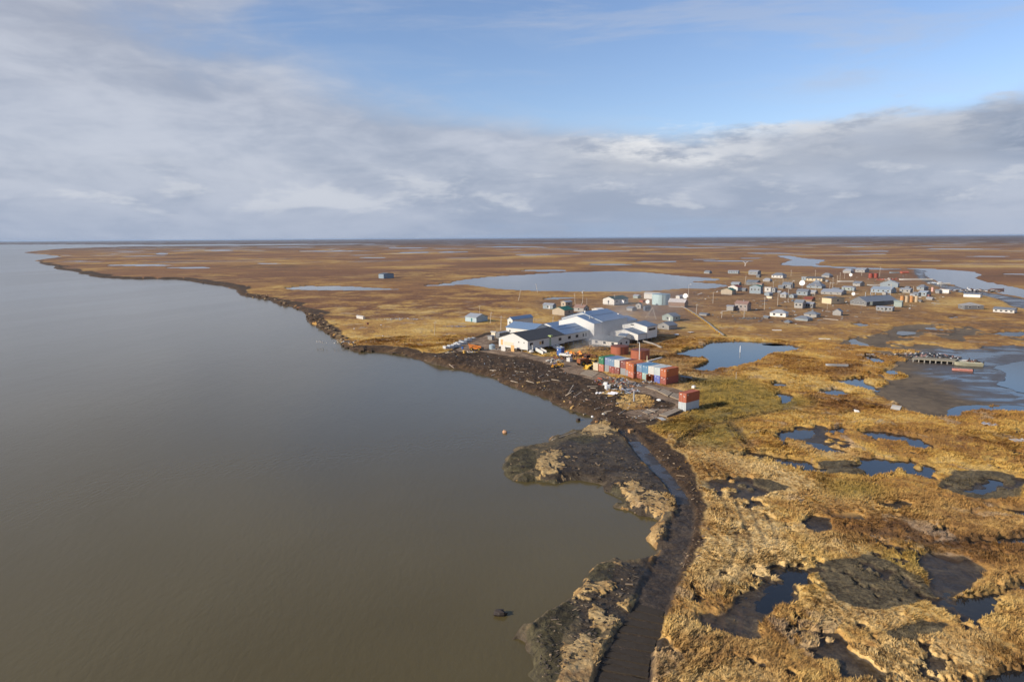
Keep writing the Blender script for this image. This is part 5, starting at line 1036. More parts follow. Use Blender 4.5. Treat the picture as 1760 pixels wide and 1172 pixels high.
MB().box(-2.5, .3, -.9, .9, .6, 1.35).box(1.5, 2.6, -.9, .9, .6, 1.3).build('body', WHITE, T); cbn = MB().poly([(.3, -.9, .6), (1.5, -.9, .6), (1.5, .9, .6), (.3, .9, .6), (.35, -.8, 1.95), (1.2, -.8, 1.95), (1.2, .8, 1.95), (.35, .8, 1.95)], [(0, 3, 2, 1), (4, 5, 6, 7), (0, 1, 5, 4), (1, 2, 6, 5), (2, 3, 7, 6), (3, 0, 4, 7)]).build('cab', WHITE, T)
MB().box(.5, 1.1, -.93, .93, 1.35, 1.8).build('windows', GLASS, cbn)
for x in (-1.6, 1.8):
    for y in (-.85, .85): wheel(T, x, y, .42, .25)
P = pix(978.7, 621.5); tag(MB().box(-.8, .8, -.8, .8, 0, 1.35).box(-.85, .85, -.85, .85, 1.36, 1.5).build('white_crate', W2, None, loc=(P.x, P.y, .1), rz=RZ), 'white cube shaped crate in front of the burning heap', 'crate')
def heap(px_, yb, rx, ry, hz, n, cols_, label, name='scrap_heap', cat='scrap heap', seed=1, size=.6, long_=.4, kind='stuff', z=0):
    """a heap of separate odd pieces nobody could count, one object per heap"""
    P = pix(px_, yb); rn = random.Random(seed); v = Vector((P.x, P.y, 0)).normalized(); C = P + v * ry
    me = MB(); mats = [paint(c_, .7, dirt=.3) for c_ in cols_]; ids = []
    for k in range(n):
        a_ = rn.uniform(0, 2 * math.pi); q = math.sqrt(rn.random()); x, y = q * rx * math.cos(a_), q * ry * math.sin(a_); z_ = hz * (1 - q * q) * rn.uniform(.3, 1) + .05; n0 = len(me.f)
        if rn.random() < long_: d = Vector((rn.uniform(-1, 1), rn.uniform(-1, 1), rn.uniform(-.3, .3))).normalized() * rn.uniform(.8, 2.2) * size * 1.4; me.beam(Vector((x, y, z_)) - d / 2, Vector((x, y, z_)) + d / 2, rn.uniform(.1, .35) * size * 1.5, rn.uniform(.05, .3) * size * 1.5)
        else: me.blobm((x, y, z_), (rn.uniform(.3, .8) * size, rn.uniform(.3, .8) * size, rn.uniform(.15, .5) * size), k, 5, 3, .35)
        ids += [rn.randrange(len(mats))] * (len(me.f) - n0)
    o = me.build(name, mats[0], None, loc=(C.x, C.y, z))
    for m_ in mats[1:]: o.data.materials.append(m_)
    o.data.polygons.foreach_set('material_index', ids); tag(o, label, cat, None, kind); o.rotation_euler.z = 0; return o
TR = [(.50, .48, .44), (.36, .29, .2), (.12, .10, .10), (.30, .16, .08), (.15, .22, .32), (.42, .10, .05), (.07, .06, .06)]
heap(1052, 662, 6.5, 6, 1.0, 90, TR, 'garbage heap of white and brown scraps before the container row', 'garbage_heap', 'garbage heap', 3, .7)
heap(1080, 668, 5, 5, .7, 60, [(.10, .11, .13), (.3, .33, .38), (.05, .05, .06), (.45, .25, .15)], 'dark tarp scraps and garbage right of the white heap', 'garbage_heap', 'garbage heap', 5, .7)
heap(1070, 676, 6, 3, .4, 50, [(.42, .43, .44), (.28, .34, .42), (.5, .36, .32)], 'flattened grey and blue sheets strewn before the grass mound', 'garbage_heap', 'garbage heap', 6, .7, .7)
heap(1005, 618, 5.5, 4.5, 2.4, 110, [(.16, .06, .03), (.28, .10, .04), (.06, .04, .03), (.35, .18, .10)], 'rusty scrap metal heap behind the bulldozer', seed=8)
heap(988, 616, 4.5, 3, 1.4, 60, [(.03, .025, .022), (.07, .05, .04), (.10, .06, .05)], 'charred heap burning beside the blue booth', 'burning_heap', 'burning heap', 9)
heap(953, 612, 5, 3, 1.0, 60, [(.55, .36, .08), (.5, .28, .08), (.45, .38, .2)], 'heap of yellow sacks below the school stairs', 'sack_heap', 'heap', 11, .7, .1)
heap(952, 624, 3.4, 2.6, 1.3, 40, [(.55, .53, .48), (.62, .60, .55), (.30, .25, .2)], 'pale canvas covered lump beside the small loader', 'covered_pile', 'heap', 12, .9, .1)
heap(956, 619, 3.4, 2.6, 1.0, 40, [(.20, .15, .12), (.50, .22, .06), (.30, .12, .08)], 'brown and orange scrap between loader and crate', seed=13)
heap(1119, 660, 3.5, 2, .8, 40, [(.30, .33, .36), (.15, .16, .18), (.4, .25, .15), (.6, .6, .6)], 'loose items spilling from the open orange container', 'clutter', 'clutter', 14, .6)
heap(1036, 604, 9, 3, .7, 60, [(.06, .05, .05), (.13, .08, .05)], 'dark junk strip behind the green container', 'junk', 'junk', 15, .7)
heap(868, 602, 7, 1.6, .5, 40, [(.6, .57, .5), (.5, .34, .2), (.4, .4, .4)], 'building scraps strewn in front of the school gable', 'building_scraps', 'scraps', 16, .5)
heap(795, 609, 7, 3, .9, 60, [(.45, .40, .30), (.35, .26, .16), (.6, .58, .54), (.50, .34, .10)], 'tan rubble with bits of blue and yellow at the bank', 'rubble', 'rubble', 17, .7)
heap(1545, 612.5, 19, 2.6, .8, 160, [(.17, .13, .10), (.26, .20, .16), (.11, .09, .07), (.45, .42, .39)], 'brown rubble causeway leading to the loading dock', 'rubble_causeway', 'rubble', 18, .8, .3)
heap(1672, 501, 22, 6, 1.6, 60, [(.12, .12, .13), (.3, .3, .3), (.5, .5, .5), (.18, .12, .1)], 'dark junk and skiffs at the far river landing', 'landing_junk', 'junk', 19, 2.0)
heap(1290, 549, 9, 3, .8, 40, [(.12, .13, .13), (.2, .2, .2)], 'dark scrap strip right of the stout pole', seed=20, size=.9)
heap(690, 551, 14, 4, .6, 50, [(.33, .37, .42), (.5, .5, .5), (.25, .25, .27)], 'grey scrap patch on the tundra left of the blue grey shed', seed=21, size=1.0)
heap(790, 563.5, 9, 3, .5, 40, [(.14, .14, .15), (.3, .3, .32)], 'dark boards lying left of the blue grey shed', seed=22, size=.8)
heap(1160, 566, 4, 3, .8, 30, [(.4, .4, .4), (.2, .2, .2)], 'grey clutter beside the nearer weathered house', 'clutter', 'clutter', 23, .7)
heap(1395, 489, 12, 4, 1, 40, [(.6, .6, .58), (.3, .3, .33)], 'white odds and ends behind the big satellite dish', 'clutter', 'clutter', 24, 1.2)
heap(1527, 482, 16, 5, 1.6, 50, [(.35, .10, .07), (.25, .08, .06), (.5, .45, .42)], 'dark red vehicles and junk behind the large hall', 'red_junk', 'junk', 25, 1.8)
heap(1609, 487.5, 9, 4, 1.6, 30, [(.45, .50, .56), (.3, .33, .38)], 'pale blue tarps at the river landing', 'tarp_heap', 'heap', 26, 1.6)
heap(640, 590, 30, 5, .5, 60, [(.45, .42, .38), (.60, .58, .55)], 'pale scraps along the eroded bank', 'bank_scraps', 'scraps', 27, .7)
# wrapped building bundles at the end of the track
wrap = paint((.52, .54, .55), .45, dirt=.4)
for k, (x, y, L, lab) in enumerate([(771, 600, 4.5, 'white wrapped bundle nearest the river, first of the line'), (781, 597, 6, 'white wrapped bundle second in the line'), (791, 592.5, 6, 'greyish wrapped bundle third in the line'), (800, 588.5, 6, 'dark wrapped bundle fourth in the line'), (808, 584.5, 5, 'grey wrapped bundle farthest in the line')]):
    P = pix(x, y); mb = MB()
    n_ = 6
    for i in range(n_): mb.box(-L / 2 + L * i / n_ + .04, -L / 2 + L * (i + 1) / n_ - .04, -1.1 + .1 * (i % 2), 1.1 - .05 * (i % 3), 0, 1.5 - .12 * ((i * 7 + k) % 3) - .1 * k)
    tag(mb.build('wrapped_bundle', wrap if k < 3 else GALV, None, loc=(P.x, P.y, 0), rz=R(38)), lab, 'bundle', 'wrapped bundles beside the track')
P = pix(865, 603.5); tag(MB().box(-.05, .05, -1.2, 1.2, 0, 2.2).box(.06, .5, -.9, .9, 0, .25).build('leaning_panel', W2, None, loc=(P.x, P.y, 0), rz=RZ), 'white panel standing against the school pilings', 'panel')
P = pix(881, 604.5); tag(MB().box(-.05, .05, -.9, .9, 0, 2.7).box(.06, .4, -.7, .7, 0, .2).build('plywood_board', ply, None, loc=(P.x, P.y, 0), rz=RZ), 'brown plywood board standing against the school pilings', 'board')
P = pix(913, 606.5); tag(MB().blobm((0, 0, .6), (1.1, .9, .7), 4, 8, 5, .12).build('white_bag', W2, None, loc=(P.x, P.y, 0)), 'white bulk bag beside the first school stairs', 'bag')
# stacked grey blocks
P = pix(1082, 648); tag(MB().box(-.8, .8, -1, 1, 0, 1.2).box(-.7, .75, -.9, .95, 1.21, 2.3).box(-1.3, -.82, -.4, .5, 0, .5).build('concrete_blocks', paint((.27, .28, .29), .8), None, loc=(P.x, P.y, .1), rz=cRZ), 'grey block stack in front of the middle of the container row', 'blocks')
# wooden mats
matw = paint((.34, .28, .21), .9, kind='wood')
for pts, z, lab in [([(1108, 664), (1115.4, 661.5), (1135.3, 668), (1130.7, 671)], .35, 'timber mat nearest the container row'), ([(1130.7, 671.6), (1141, 668), (1155.8, 674.2), (1148, 680)], .6, 'timber mat in the middle of three'), ([(1150.7, 680), (1157.3, 674.5), (1170.6, 678.8), (1166.5, 686)], .5, 'timber mat touching the separate stack'),
        ([(1132.8, 711.6), (1161.4, 700.8), (1171.6, 703.4), (1146, 715)], .7, 'broken timber mat left of the separate stack'), ([(1104, 707), (1120, 702), (1132, 704), (1113, 711)], .3, 'flat timber mat at the end of the mud road'), ([(1010, 634), (1030, 640), (1018, 648), (996, 642)], .22, 'large flat mat before the cream container'), ([(1075, 652), (1092, 655.5), (1086, 660), (1066, 657)], .25, 'flat mat before the faded red container')]:
    P = [pix(x, y, z) for x, y in pts]; c = sum(P, Vector()) / 4; root = empty('timber_mat', (c.x, c.y, 0), 0, lab, 'timber mat', 'timber mats laid along the track')
    A, B_, C_, D_ = [p - c for p in P]
    n_ = 7
    for k in range(n_):
        t0, t1 = (k + .05) / n_, (k + .95) / n_
        qa, qb, qc, qd = A.lerp(D_, t0), B_.lerp(C_, t0), B_.lerp(C_, t1), A.lerp(D_, t1)
        vs = [Vector((q.x, q.y, z + random.uniform(-.04, .04))) for q in (qa, qb, qc, qd)]; vs = [Vector((q.x, q.y, z - .3)) for q in vs] + vs
        MB().poly(vs, [(0, 3, 2, 1), (4, 5, 6, 7), (0, 1, 5, 4), (1, 2, 6, 5), (2, 3, 7, 6), (3, 0, 4, 7)]).build('timber', matw, root)
# driftwood, boards, sheets: singles
logm = paint((.42, .35, .27), .9, dirt=.4)
logs = [((925,651),(934,647.5),'driftwood log pair at the mud edge, lower'),((931,657.5),(945,656.5),'thin driftwood log near the water'),((976,678),(985.5,668),'upright leaning pale board on the mud'),((972,679),(982,681),'short board at the foot of the leaning board'),((986,684),(1000,679.5),'driftwood log right of the leaning board'),
 ((948,654),(961,656),'pale log below the small loader'),((1003,702.5),(1013,699.5),'white board by the water at the bottom of the slope'),((1022,702),(1031,700),'driftwood piece before the grass mound'),((1038,706.5),(1053,706),'bundle of pale sticks on the mud'),((1059,697),(1066,695),'short white log beside the mound'),
 ((1009,664.5),(1027,664.5),'long pale pipe left of the garbage heap'),((1015,668),(1024,668.5),'short pale sheet below the long pale pipe'),((946,686),(953,691),'dark green log in the shallows'),((885,640),(900,641),'pale log on the mud slope'),((842,635),(853,637),'whitish log left on the mud slope'),((772,624),(780,626),'short log by the left bank'),((1112,705),(1126,710),'dark beam on the mud road'),
 ((1063,713),(1075,705),'pole lying across the mud road head'),((949,751),(990,741),'long thin pole lying in the water'),((1500,622),(1512,621),'stick on the tide flat'),((645,606),(662,603),'dark log at the bank foot'),((878,652),(890,655),'grey log lower on the slope'),((1118,723),(1128,720),'pale stick near the grass edge'),((905,655),(918,658),'brown log in the mud below the yard')]
for a_, b_, lab in logs:
    A = pix(*a_); B_ = pix(*b_); A.z = gz(A.x, A.y) + .15; B_.z = gz(B_.x, B_.y) + .2
    if 'water' in lab and A.z < -1.7: A.z = B_.z = -1.6
    if 'leaning' in lab: B_.z += 1.0
    tag(MB().cone((0, 0, 0), B_ - A, .15, .09, 7).build('driftwood_log', logm, None, loc=A), lab, 'log', 'driftwood and boards on the mud')
bits = [(1031,677,1.3,'white crumpled sheet standing on the mud',(.72,.7,.68)),(1053,680,2.0,'white flat sheet at the edge of the garbage heap',(.72,.72,.74)),(1044,668,1.3,'white appliance lying in the garbage heap',(.75,.75,.73)),(1041,661,1.0,'white appliance on top of the garbage heap',(.75,.75,.73)),(1067,668,.8,'tan barrel lump in the garbage heap',(.5,.33,.16)),
 (1018,706,.5,'small white scrap by the water',(.8,.8,.8)),(1132,691,.7,'white scrap beside the track',(.8,.8,.78)),(1112,624,.4,'pale post stub beside the pipe',(.7,.6,.4)),(1192,668,.9,'white bundle in the grass above the separate stack',(.75,.74,.7)),(1037,710,.6,'pale scrap below the sticks',(.6,.57,.5)),(941,678,.35,'white scrap in the shallows',(.8,.8,.8)),
 (1084,740,.9,'brown crate by the flooded ditch',(.42,.24,.10)),(1025,723,.7,'orange brown stump at the water edge',(.35,.18,.06)),(867,743.5,.8,'orange debris afloat in the river',(.5,.28,.15)),(860,1056.5,.9,'dark stump standing in the river',(.04,.03,.025)),(994,722.5,.8,'dark clod in the shallows',(.05,.035,.03)),(1137,722,1.2,'grey board by the separate stack',(.45,.45,.43)),(1272,604,.5,'white marker post in the pond',(.8,.8,.8)),
 (1187,573,1.6,'pale sheets on the tundra by the pipeline',(.55,.53,.50)),(1163,577,1.5,'white sheet right of the clinic',(.7,.7,.68)),(1701,733,1.6,'grey sheet in the marsh at the right',(.45,.43,.42)),(1750,762,1.6,'pale sheet at the right edge of the marsh',(.5,.48,.46)),(1540,704,1.9,'grey weathered pallet on the marsh',(.42,.40,.36)),(1472,710,.9,'white stone on the marsh edge',(.7,.68,.64)),
 (795,600,.7,'blue barrel at the bank rubble',(.05,.15,.45)),(798,611,.9,'yellow drum at the bank rubble',(.55,.33,.08)),(954,629,.8,'dark blue drum beside the small loader',(.03,.07,.25)),(1068,640,.5,'white post between the containers',(.7,.7,.68)),(609,566,.5,'white scrap on the bank',(.75,.75,.72)),(655,560,.5,'white scrap in the grass',(.75,.75,.72)),(658,579,.5,'pale scrap in the grass',(.6,.58,.55)),(632,559,.9,'rusty drum in the grass near the white hut',(.15,.05,.04))]
for k, (x, y, r_, lab, c_) in enumerate(bits):
    P = pix(x, y); 
    if 'river' in lab or 'shallows' in lab: P = pix(x, y, -1.7); z_ = -1.72
    elif 'in the pond' in lab: z_ = -.3
    else: z_ = gz(P.x, P.y)
    m_ = paint(c_, .7, dirt=.25); mb = MB()
    if 'post' in lab: mb.cone((0, 0, 0), (0, 0, 2.6), .16, .13, 7); nm, ct = 'post', 'post'
    elif 'drum' in lab or 'barrel' in lab: mb.cone((0, 0, 0), (0, 0, r_ * 1.3), r_ * .6, r_ * .6, 12).cone((0, 0, r_ * .6), (0, 0, r_ * .7), r_ * .64, r_ * .64, 12); nm, ct = 'drum', 'drum'
    elif 'appliance' in lab or 'crate' in lab or 'bundle' in lab: mb.box(-r_ * .6, r_ * .6, -r_ * .5, r_ * .5, 0, r_ * .9).box(-r_ * .63, -r_ * .6, -r_ * .4, r_ * .4, r_ * .1, r_ * .8); nm, ct = ('appliance' if 'appl' in lab else 'crate'), 'crate'
    elif 'sheet' in lab or 'board' in lab or 'pallet' in lab:
        n_ = 5
        vs = [(-r_ + 2 * r_ * i / n_, (-.6 + 1.2 * j) * r_, .12 + .25 * r_ * abs(math.sin(i * 1.7 + k)) + .05 * j) for i in range(n_ + 1) for j in (0, 1)]; vs += [(a_, b_, c - .08) for a_, b_, c in vs]; N_ = 2 * (n_ + 1)
        fs = [(2 * i, 2 * i + 2, 2 * i + 3, 2 * i + 1) for i in range(n_)] + [(N_ + 2 * i + 1, N_ + 2 * i + 3, N_ + 2 * i + 2, N_ + 2 * i) for i in range(n_)] + [(2 * i, N_ + 2 * i, N_ + 2 * i + 2, 2 * i + 2) for i in range(n_)] + [(2 * i + 1, 2 * i + 3, N_ + 2 * i + 3, N_ + 2 * i + 1) for i in range(n_)] + [(0, 1, N_ + 1, N_), (N_ - 2, 2 * N_ - 2, 2 * N_ - 1, N_ - 1)]
        mb.poly(vs, fs); nm, ct = ('pallet' if 'pallet' in lab else 'sheet'), 'sheet'
    else: mb.blobm((0, 0, r_ * .3), (r_, r_ * .7, r_ * .5), k, 7, 4, .3); nm, ct = ('stump' if 'stump' in lab else 'scrap'), ('stump' if 'stump' in lab else 'scrap')
    tag(mb.build(nm, m_, None, loc=(P.x, P.y, z_), rz=k * .9), lab, ct)
P = pix(1089.5, 692); tag(MB().cone((0, 0, -.5), (0, 0, 3.1), .26, .24, 10).build('steel_post', GALV, None, loc=(P.x, P.y, gz(P.x, P.y))), 'short grey steel post on the grass mound', 'post')
# ---------------------------------------------------------------- boats and dock
def boat(px_, y, L, w, rz, hull, inner, label, z=-.2, name='skiff', seats=2, motor=True, tilt=0):
    P = pix(px_, y, z); T = empty(name, (P.x, P.y, z), rz, label, 'boat'); T.rotation_euler.x = tilt; n = 9; H_ = w * .38; vs = []
    for i in range(n):
        t = i / (n - 1); x = -L / 2 + L * t; k = 1 if t < .5 else math.sqrt(max(0.0004, 1 - ((t - .5) / .5) ** 2.2)); ww = w / 2 * k; zz = H_ * (1 + .35 * max(0, t - .5))
        vs += [(x, -ww, zz), (x * .97, -ww * .72, .02 + .3 * H_ * max(0, t - .7)), (x * .97, ww * .72, .02 + .3 * H_ * max(0, t - .7)), (x, ww, zz)]
    fs = [(4 * i + a_, 4 * i + a_ + 1, 4 * i + a_ + 5, 4 * i + a_ + 4) for i in range(n - 1) for a_ in range(3)] + [(0, 3, 2, 1)]
    o = MB().poly(vs, fs).build('hull', hull, T); so_ = o.modifiers.new('thickness', 'SOLIDIFY'); so_.thickness = .07
    fl = MB(); fl.box(-L * .45, L * .25, -w * .32, w * .32, H_ * .28, H_ * .36).build('floor', inner, T)
    for k in range(seats): x = -L * .3 + L * .5 * k / max(1, seats - 1); MB().box(x - .15, x + .15, -w * .44, w * .44, H_ * .7, H_ * .8).build('seat', inner, T)
    if motor: MB().box(-L / 2 - .35, -L / 2 - .08, -.2, .2, H_ * .3, H_ * 1.5).build('outboard_motor', DARK, T)
    return T
boat(1438, 629.5, 7.6, 1.9, R(168), GALV, paint((.3, .29, .26), .8), 'old aluminium skiff stranded on the tundra beside the pond', 0.35, tilt=.1, seats=3, motor=False)
boat(1653.5, 637.5, 6.2, 1.7, R(155), paint((.50, .22, .18), .5), W2, 'pink and white skiff aground on the tide flat before the dock', -.3)
boat(1664, 628.5, 9, 3.0, R(160), paint((.34, .33, .24), .6), paint((.3, .36, .38), .6), 'olive flat boat moored against the dock', -.3, 'work_boat', 3)
boat(1658, 622.5, 6.5, 2.0, R(162), W2, BG, 'white skiff between the dock and the olive boat', -.2)
heap(1671, 624.5, 2.6, 1.6, 1.5, 30, [(.16, .07, .05), (.05, .04, .04), (.2, .18, .16)], 'dark cargo piled at the bow of the olive boat', 'cargo', 'cargo', 31, .8)
boat(1713, 498.5, 11, 3.2, R(175), paint((.2, .14, .14), .6), W2, 'motor boat under way on the far river', -.3, 'motor_boat', 3)
for k, (x, y, L, w, c, lab) in enumerate([(1573.5, 481.8, 34, 4, W2, 'long white barge drawn up on the far river bank'), (1539.5, 469.8, 16, 4, BG, 'pale barge at the far end of the village'), (1621, 488.8, 12, 3.5, W2, 'small white barge by the pale blue tarps'), (1453, 484.8, 16, 3, W2, 'long white boat stored behind the houses'), (1501, 491.3, 12, 3, W2, 'white boat stored near the large hall')]):
    boat(x, y, L, w, R(175), c, c, lab, .1, 'barge', 2, False)
P = pix(1554, 470); T = empty('red_tent', (P.x, P.y, 0), R(10), 'bright red tarp shelter at the far river bank', 'shelter'); block(T, -5, 5, -2.5, 2.5, 0, 1.2, 2.6, 'x', paint((.42, .11, .07), .6), paint((.45, .13, .08), .6), .2)
DZ = 1.0; dp = [pix(x, y, DZ) for x, y in [(1567, 616), (1641.5, 620.5), (1652.6, 612.6), (1579, 606.0)]]; c = sum(dp, Vector()) / 4; DK_ = empty('loading_dock', (c.x, c.y, 0), 0, 'low wooden loading dock covered with bags at the tide flat', 'dock')
A, B_, C_, D_ = [p - c for p in dp]
vs = [Vector((q.x, q.y, DZ - .35)) for q in (A, B_, C_, D_)] + [Vector((q.x, q.y, DZ)) for q in (A, B_, C_, D_)]
MB().poly(vs, [(0, 3, 2, 1), (4, 5, 6, 7), (0, 1, 5, 4), (1, 2, 6, 5), (2, 3, 7, 6), (3, 0, 4, 7)]).build('deck', paint((.30, .27, .20), .85, kind='wood'), DK_)
for k in range(8):
    for e0, e1 in ((A, B_), (D_, C_)): q = e0.lerp(e1, .03 + .94 * k / 7) * .98; MB().cone((q.x, q.y, -1.2), (q.x, q.y, DZ - .36), .22, .22, 8).build('pile', PILE, DK_)
mid = c + (A + D_) * .22
hp = heap(1605, 617, 9.5, 2.8, 1.6, 260, [(.04, .045, .055), (.06, .065, .08), (.05, .05, .06), (.40, .42, .44), (.10, .11, .14), (.34, .20, .18)], 'heap of black and white bags on the loading dock', 'bag_heap', 'bag heap', 32, .75, .05, z=DZ)
ax = (B_ - A).normalized(); hp.rotation_euler.z = math.atan2(ax.y, ax.x); q = c + (A + D_) * .10; hp.location = (q.x, q.y, DZ)
# ---------------------------------------------------------------- fire and smoke
fm, g = new_mat('flame'); geo = g.node('ShaderNodeTexCoord').outputs['Object']; sp = g.node('ShaderNodeSeparateXYZ'); g.put(sp.inputs[0], geo)
cf = g.ramp(g.div(sp.outputs[2], 2.6), [(0, (1, .52, .12)), (.5, (1, .20, .02)), (1, (.55, .05, .005))]); finish(g, (.2, .05, .01), .9, emis=cf, estr=1.25)
P = pix(986, 612); FR = empty('fire', (P.x, P.y, .5), 0, 'orange flames burning on the charred heap', 'fire'); rn = random.Random(4)
for k in range(9):
    x = rn.uniform(-3.2, 3.2); y = rn.uniform(-1, 1); h = rn.uniform(.9, 2.3); r_ = rn.uniform(.35, .7); f = MB(); n = 7
    prev = None; vs = []; lv = 5
    for j in range(lv): t = j / lv; rr_ = r_ * (1 - t) * (1 + .4 * math.sin(t * 6)); vs += [(x + .25 * math.sin(t * 5 + k) + rr_ * math.cos(2 * math.pi * i / n), y + rr_ * math.sin(2 * math.pi * i / n), t * h) for i in range(n)]
    vs.append((x + .3, y, h)); fs = [(j * n + i, j * n + (i + 1) % n, (j + 1) * n + (i + 1) % n, (j + 1) * n + i) for j in range(lv - 1) for i in range(n)] + [((lv - 1) * n + i, (lv - 1) * n + (i + 1) % n, lv * n) for i in range(n)]
    f.poly(vs, fs).build('flame', fm, FR)
P = pix(1007, 621); FR2 = empty('fire', (P.x, P.y, .9), 0, 'small flames glowing in the rusty scrap by the bulldozer', 'fire')
for k in range(3): MB().cone((k * 1.3 - 1.3, 0, 0), (k * 1.3 - 1.2, .1, .9 + .3 * (k % 2)), .45, .05, 7).build('flame', fm, FR2)
sm, g = new_mat('smoke'); tcn = g.node('ShaderNodeTexCoord').outputs['Object']; sp = g.node('ShaderNodeSeparateXYZ'); g.put(sp.inputs[0], tcn); x, y, z = sp.outputs
wd = g.add(2.5, g.mul(x, .13)); cz = g.add(1.2, g.mul(x, .085)); yy = g.div(y, wd); z2 = g.div(g.sub(z, cz), g.add(1.8, g.mul(x, .07)))
env = g.m('EXPONENT', g.mul(g.add(g.mul(yy, yy), g.mul(z2, z2)), -1)); ns = g.step(g.noise(tcn, .07, 4, .6, .6), .38, .66)
dn = g.mul(g.mul(env, ns), g.mul(g.div(.34, g.add(1, g.mul(x, .12))), g.step(x, 150, 90)))
pv = g.node('ShaderNodeVolumePrincipled'); pv.inputs['Color'].default_value = (.62, .64, .68, 1); g.put(pv.inputs['Density'], g.mul(dn, 1.0)); ov = g.node('ShaderNodeOutputMaterial'); g.nt.links.new(pv.outputs[0], ov.inputs[1])
P = pix(990, 611); Q = pix(1190, 530); dv = (Q - P); SMK = MB().box(0, 155, -24, 24, .2, 34).build('smoke', sm, None, loc=(P.x, P.y, .6), rz=math.atan2(dv.y, dv.x)); SMK['kind'] = 'stuff'; SMK['label'] = 'thin grey smoke drifting from the burning heap towards the village'
sm.cycles.volume_step_rate = 4.0 if hasattr(sm.cycles, 'volume_step_rate') else 1
# ---------------------------------------------------------------- the air
hm, g = new_mat('haze'); pv = g.node('ShaderNodeVolumePrincipled'); pv.inputs['Color'].default_value = (.55, .74, 1, 1); pv.inputs['Density'].default_value = 2.0e-5; pv.inputs['Anisotropy'].default_value = .2
o_ = g.node('ShaderNodeOutputMaterial'); g.nt.links.new(pv.outputs[0], o_.inputs[1])
HZ = MB().box(-82000, 82000, -82000, 82000, -5, 60).build('haze', hm, None); HZ['kind'] = 'stuff'; HZ['label'] = 'thin pale air haze over the whole delta'

# mud caked road mats
mudw = paint((.045, .034, .023), .85, 0, 'wood', dirt=.7)
La = [(1150, 905), (1136, 945), (1112, 985), (1092, 1030), (1066, 1075), (1046, 1110), (1032, 1145), (1022, 1180), (1012, 1215)]
Lb = [(1186, 912), (1172, 955), (1156, 1000), (1142, 1045), (1138, 1085), (1124, 1125), (1116, 1160), (1112, 1195), (1108, 1230)]
A_ = [pix(x, y, -.4) for x, y in La]; B_ = [pix(x, y, -.4) for x, y in Lb]
def along(L, t): i = min(int(t), len(L) - 2); return L[i].lerp(L[i + 1], t - i)
n_ = 13; rn = random.Random(12)
for k in range(5, n_):
    t0, t1 = (len(La) - 1) * (k + .02) / n_, (len(La) - 1) * (k + .97) / n_; z = -.41 + rn.uniform(-.06, .05); sk = rn.uniform(-.25, .25)
    q = [along(A_, t0), along(B_, max(0, t0 + sk * .2)), along(B_, t1), along(A_, t1)]; c = sum(q, Vector()) / 4; j = rn.uniform(-.2, .2)
    root = empty('road_mat', (c.x, c.y, z), 0, 'mud caked timber mat sunk crosswise in the track along the river', 'road mat', 'mud caked mats of the river track')
    m_ = 2
    for i in range(m_):
        f0, f1 = (i + .06) / m_, (i + .94) / m_; dz = rn.uniform(-.03, .05); e = rn.uniform(-.12, .12)
        p = [q[0].lerp(q[3], f0), q[1].lerp(q[2], f0), q[1].lerp(q[2], f1), q[0].lerp(q[3], f1)]; ax = (p[1] - p[0]).normalized()
        vs = [Vector((v.x - c.x, v.y - c.y, dz - .2)) + ax * (j + e) for v in p] + [Vector((v.x - c.x, v.y - c.y, dz)) + ax * (j + e) for v in p]
        MB().poly(vs, [(0, 3, 2, 1), (4, 5, 6, 7), (0, 1, 5, 4), (1, 2, 6, 5), (2, 3, 7, 6), (3, 0, 4, 7)]).build('timber', mudw, root)

# small stuff strewn over the dirt and the banks: nobody could count it
def strewn(name, label, pts_fn, n, cols_, seed, s0, s1, flat=.5):
    rn = random.Random(seed); me = MB(); ids = []; mats = [paint(c_, .8, dirt=.3) for c_ in cols_]
    for k in range(n):
        x, y = pts_fn(rn); z = gz(x, y)
        if z < -1.9: continue
        n0 = len(me.f); sz = rn.uniform(s0, s1) * (1 if rn.random() > .12 else 1.8)
        if rn.random() < flat: d = Vector((rn.uniform(-1, 1), rn.uniform(-1, 1), rn.uniform(-.12, .12))).normalized() * sz * rn.uniform(1, 3.2); c = Vector((x, y, z + .12)); me.beam(c - d / 2, c + d / 2, sz * rn.uniform(.15, .5), sz * .15)
        else: me.blobm((x, y, z + .05), (sz * .6, sz * .45, sz * .35), k, 5, 3, .4)
        ids += [rn.randrange(len(mats))] * (len(me.f) - n0)
    o = me.build(name, mats[0], None)
    for m_ in mats[1:]: o.data.materials.append(m_)
    o.data.polygons.foreach_set('material_index', ids); tag(o, label, None, None, 'stuff')
def inpoly(P):
    def fn(rn):
        while True:
            k = rn.randrange(len(P) - 2) if False else 0
            x = rn.uniform(min(p[0] for p in P), max(p[0] for p in P)); y = rn.uniform(min(p[1] for p in P), max(p[1] for p in P))
            if pip(np.array([[x]]), np.array([[y]]), np.array(P))[0, 0]: q = pix(x, y); return q.x, q.y
    return fn
yard = [(600, 598), (700, 600), (760, 605), (850, 612), (950, 632), (1020, 648), (1075, 662), (1130, 690), (1160, 708), (1090, 735), (1030, 722), (990, 708), (930, 684), (860, 655), (780, 634), (700, 612), (620, 603)]
strewn('shore_debris', 'small wood, mud clods and scraps strewn over the dark shore', inpoly(yard), 430, [(.16, .12, .08), (.27, .22, .16), (.10, .065, .045), (.05, .035, .025), (.08, .05, .035), (.20, .13, .09)], 41, .25, .7)
strewn('litter', 'white and pale litter scattered over the dark shore', inpoly(yard), 130, [(.62, .60, .57), (.50, .44, .36), (.35, .42, .48), (.5, .3, .2)], 42, .2, .5, .6)
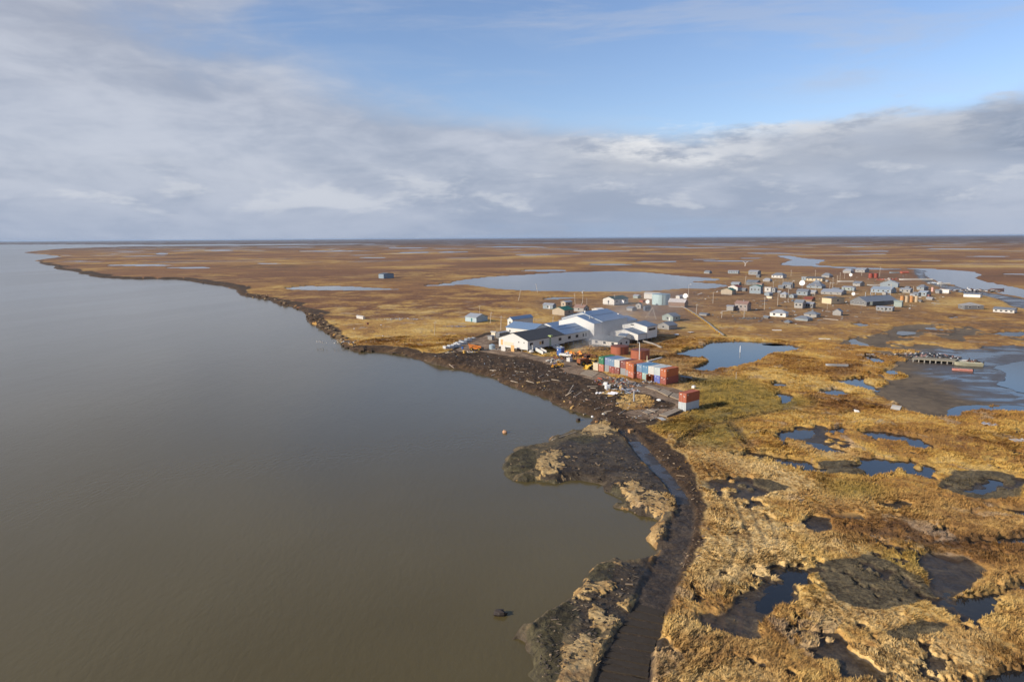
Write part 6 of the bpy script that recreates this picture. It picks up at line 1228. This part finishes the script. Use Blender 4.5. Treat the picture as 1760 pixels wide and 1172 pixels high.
vil = [(1180, 505), (1260, 480), (1400, 472), (1560, 472), (1640, 500), (1600, 530), (1480, 545), (1400, 560), (1300, 560), (1190, 545)]
strewn('village_clutter', 'small clutter lying in the grass between the village houses', inpoly(vil), 420, [(.14, .13, .12), (.26, .26, .25), (.45, .44, .42), (.08, .08, .08), (.18, .10, .07), (.20, .24, .28)], 43, .5, 1.5, .5)
clods = [(1060, 738), (1100, 740), (1160, 790), (1215, 850), (1225, 900), (1190, 990), (1150, 1050), (1165, 960), (1190, 900), (1175, 860), (1120, 780)]
strewn('mud_clods', 'dark mud clods along the edge of the river track', inpoly(clods), 200, [(.05, .035, .025), (.09, .06, .045), (.14, .10, .07), (.30, .22, .14)], 44, .12, .45, .3)
pen = [(870, 790), (960, 765), (1050, 745), (1110, 800), (1150, 860), (1120, 885), (1060, 850), (960, 830), (880, 825)]
strewn('peninsula_clods', 'dark clods and dead stems on the muddy point', inpoly(pen), 380, [(.04, .032, .024), (.07, .055, .04), (.22, .16, .10), (.10, .08, .06)], 45, .12, .5, .4)
pen2 = [(985, 1000), (1050, 965), (1115, 960), (1080, 1040), (1020, 1120), (940, 1170), (915, 1100), (950, 1050)]
strewn('bank_clods', 'dark clods and straw on the near river bank', inpoly(pen2), 320, [(.04, .032, .024), (.07, .055, .04), (.26, .19, .12), (.10, .08, .06)], 46, .08, .35, .4)

bankl = [(404, 503), (420, 502), (460, 508), (500, 522), (530, 535), (560, 552), (585, 572), (610, 592), (650, 600), (700, 602), (700, 609), (640, 607), (602, 606), (585, 594), (545, 565), (522, 556), (516, 538), (484, 527), (447, 516)]
strewn('turf_blocks', 'slumped dark turf blocks along the eroded river bank', inpoly(bankl), 520, [(.05, .032, .02), (.09, .055, .03), (.16, .10, .05), (.035, .025, .018), (.28, .20, .11)], 47, .5, 2.0, .15)
bank2 = [(318, 484), (345, 484), (400, 498), (404, 506), (370, 492), (335, 488)]
strewn('turf_blocks', 'dark turf blocks along the far eroded bank', inpoly(bank2), 120, [(.05, .032, .02), (.09, .055, .03), (.16, .10, .05)], 48, .8, 2.6, .1)
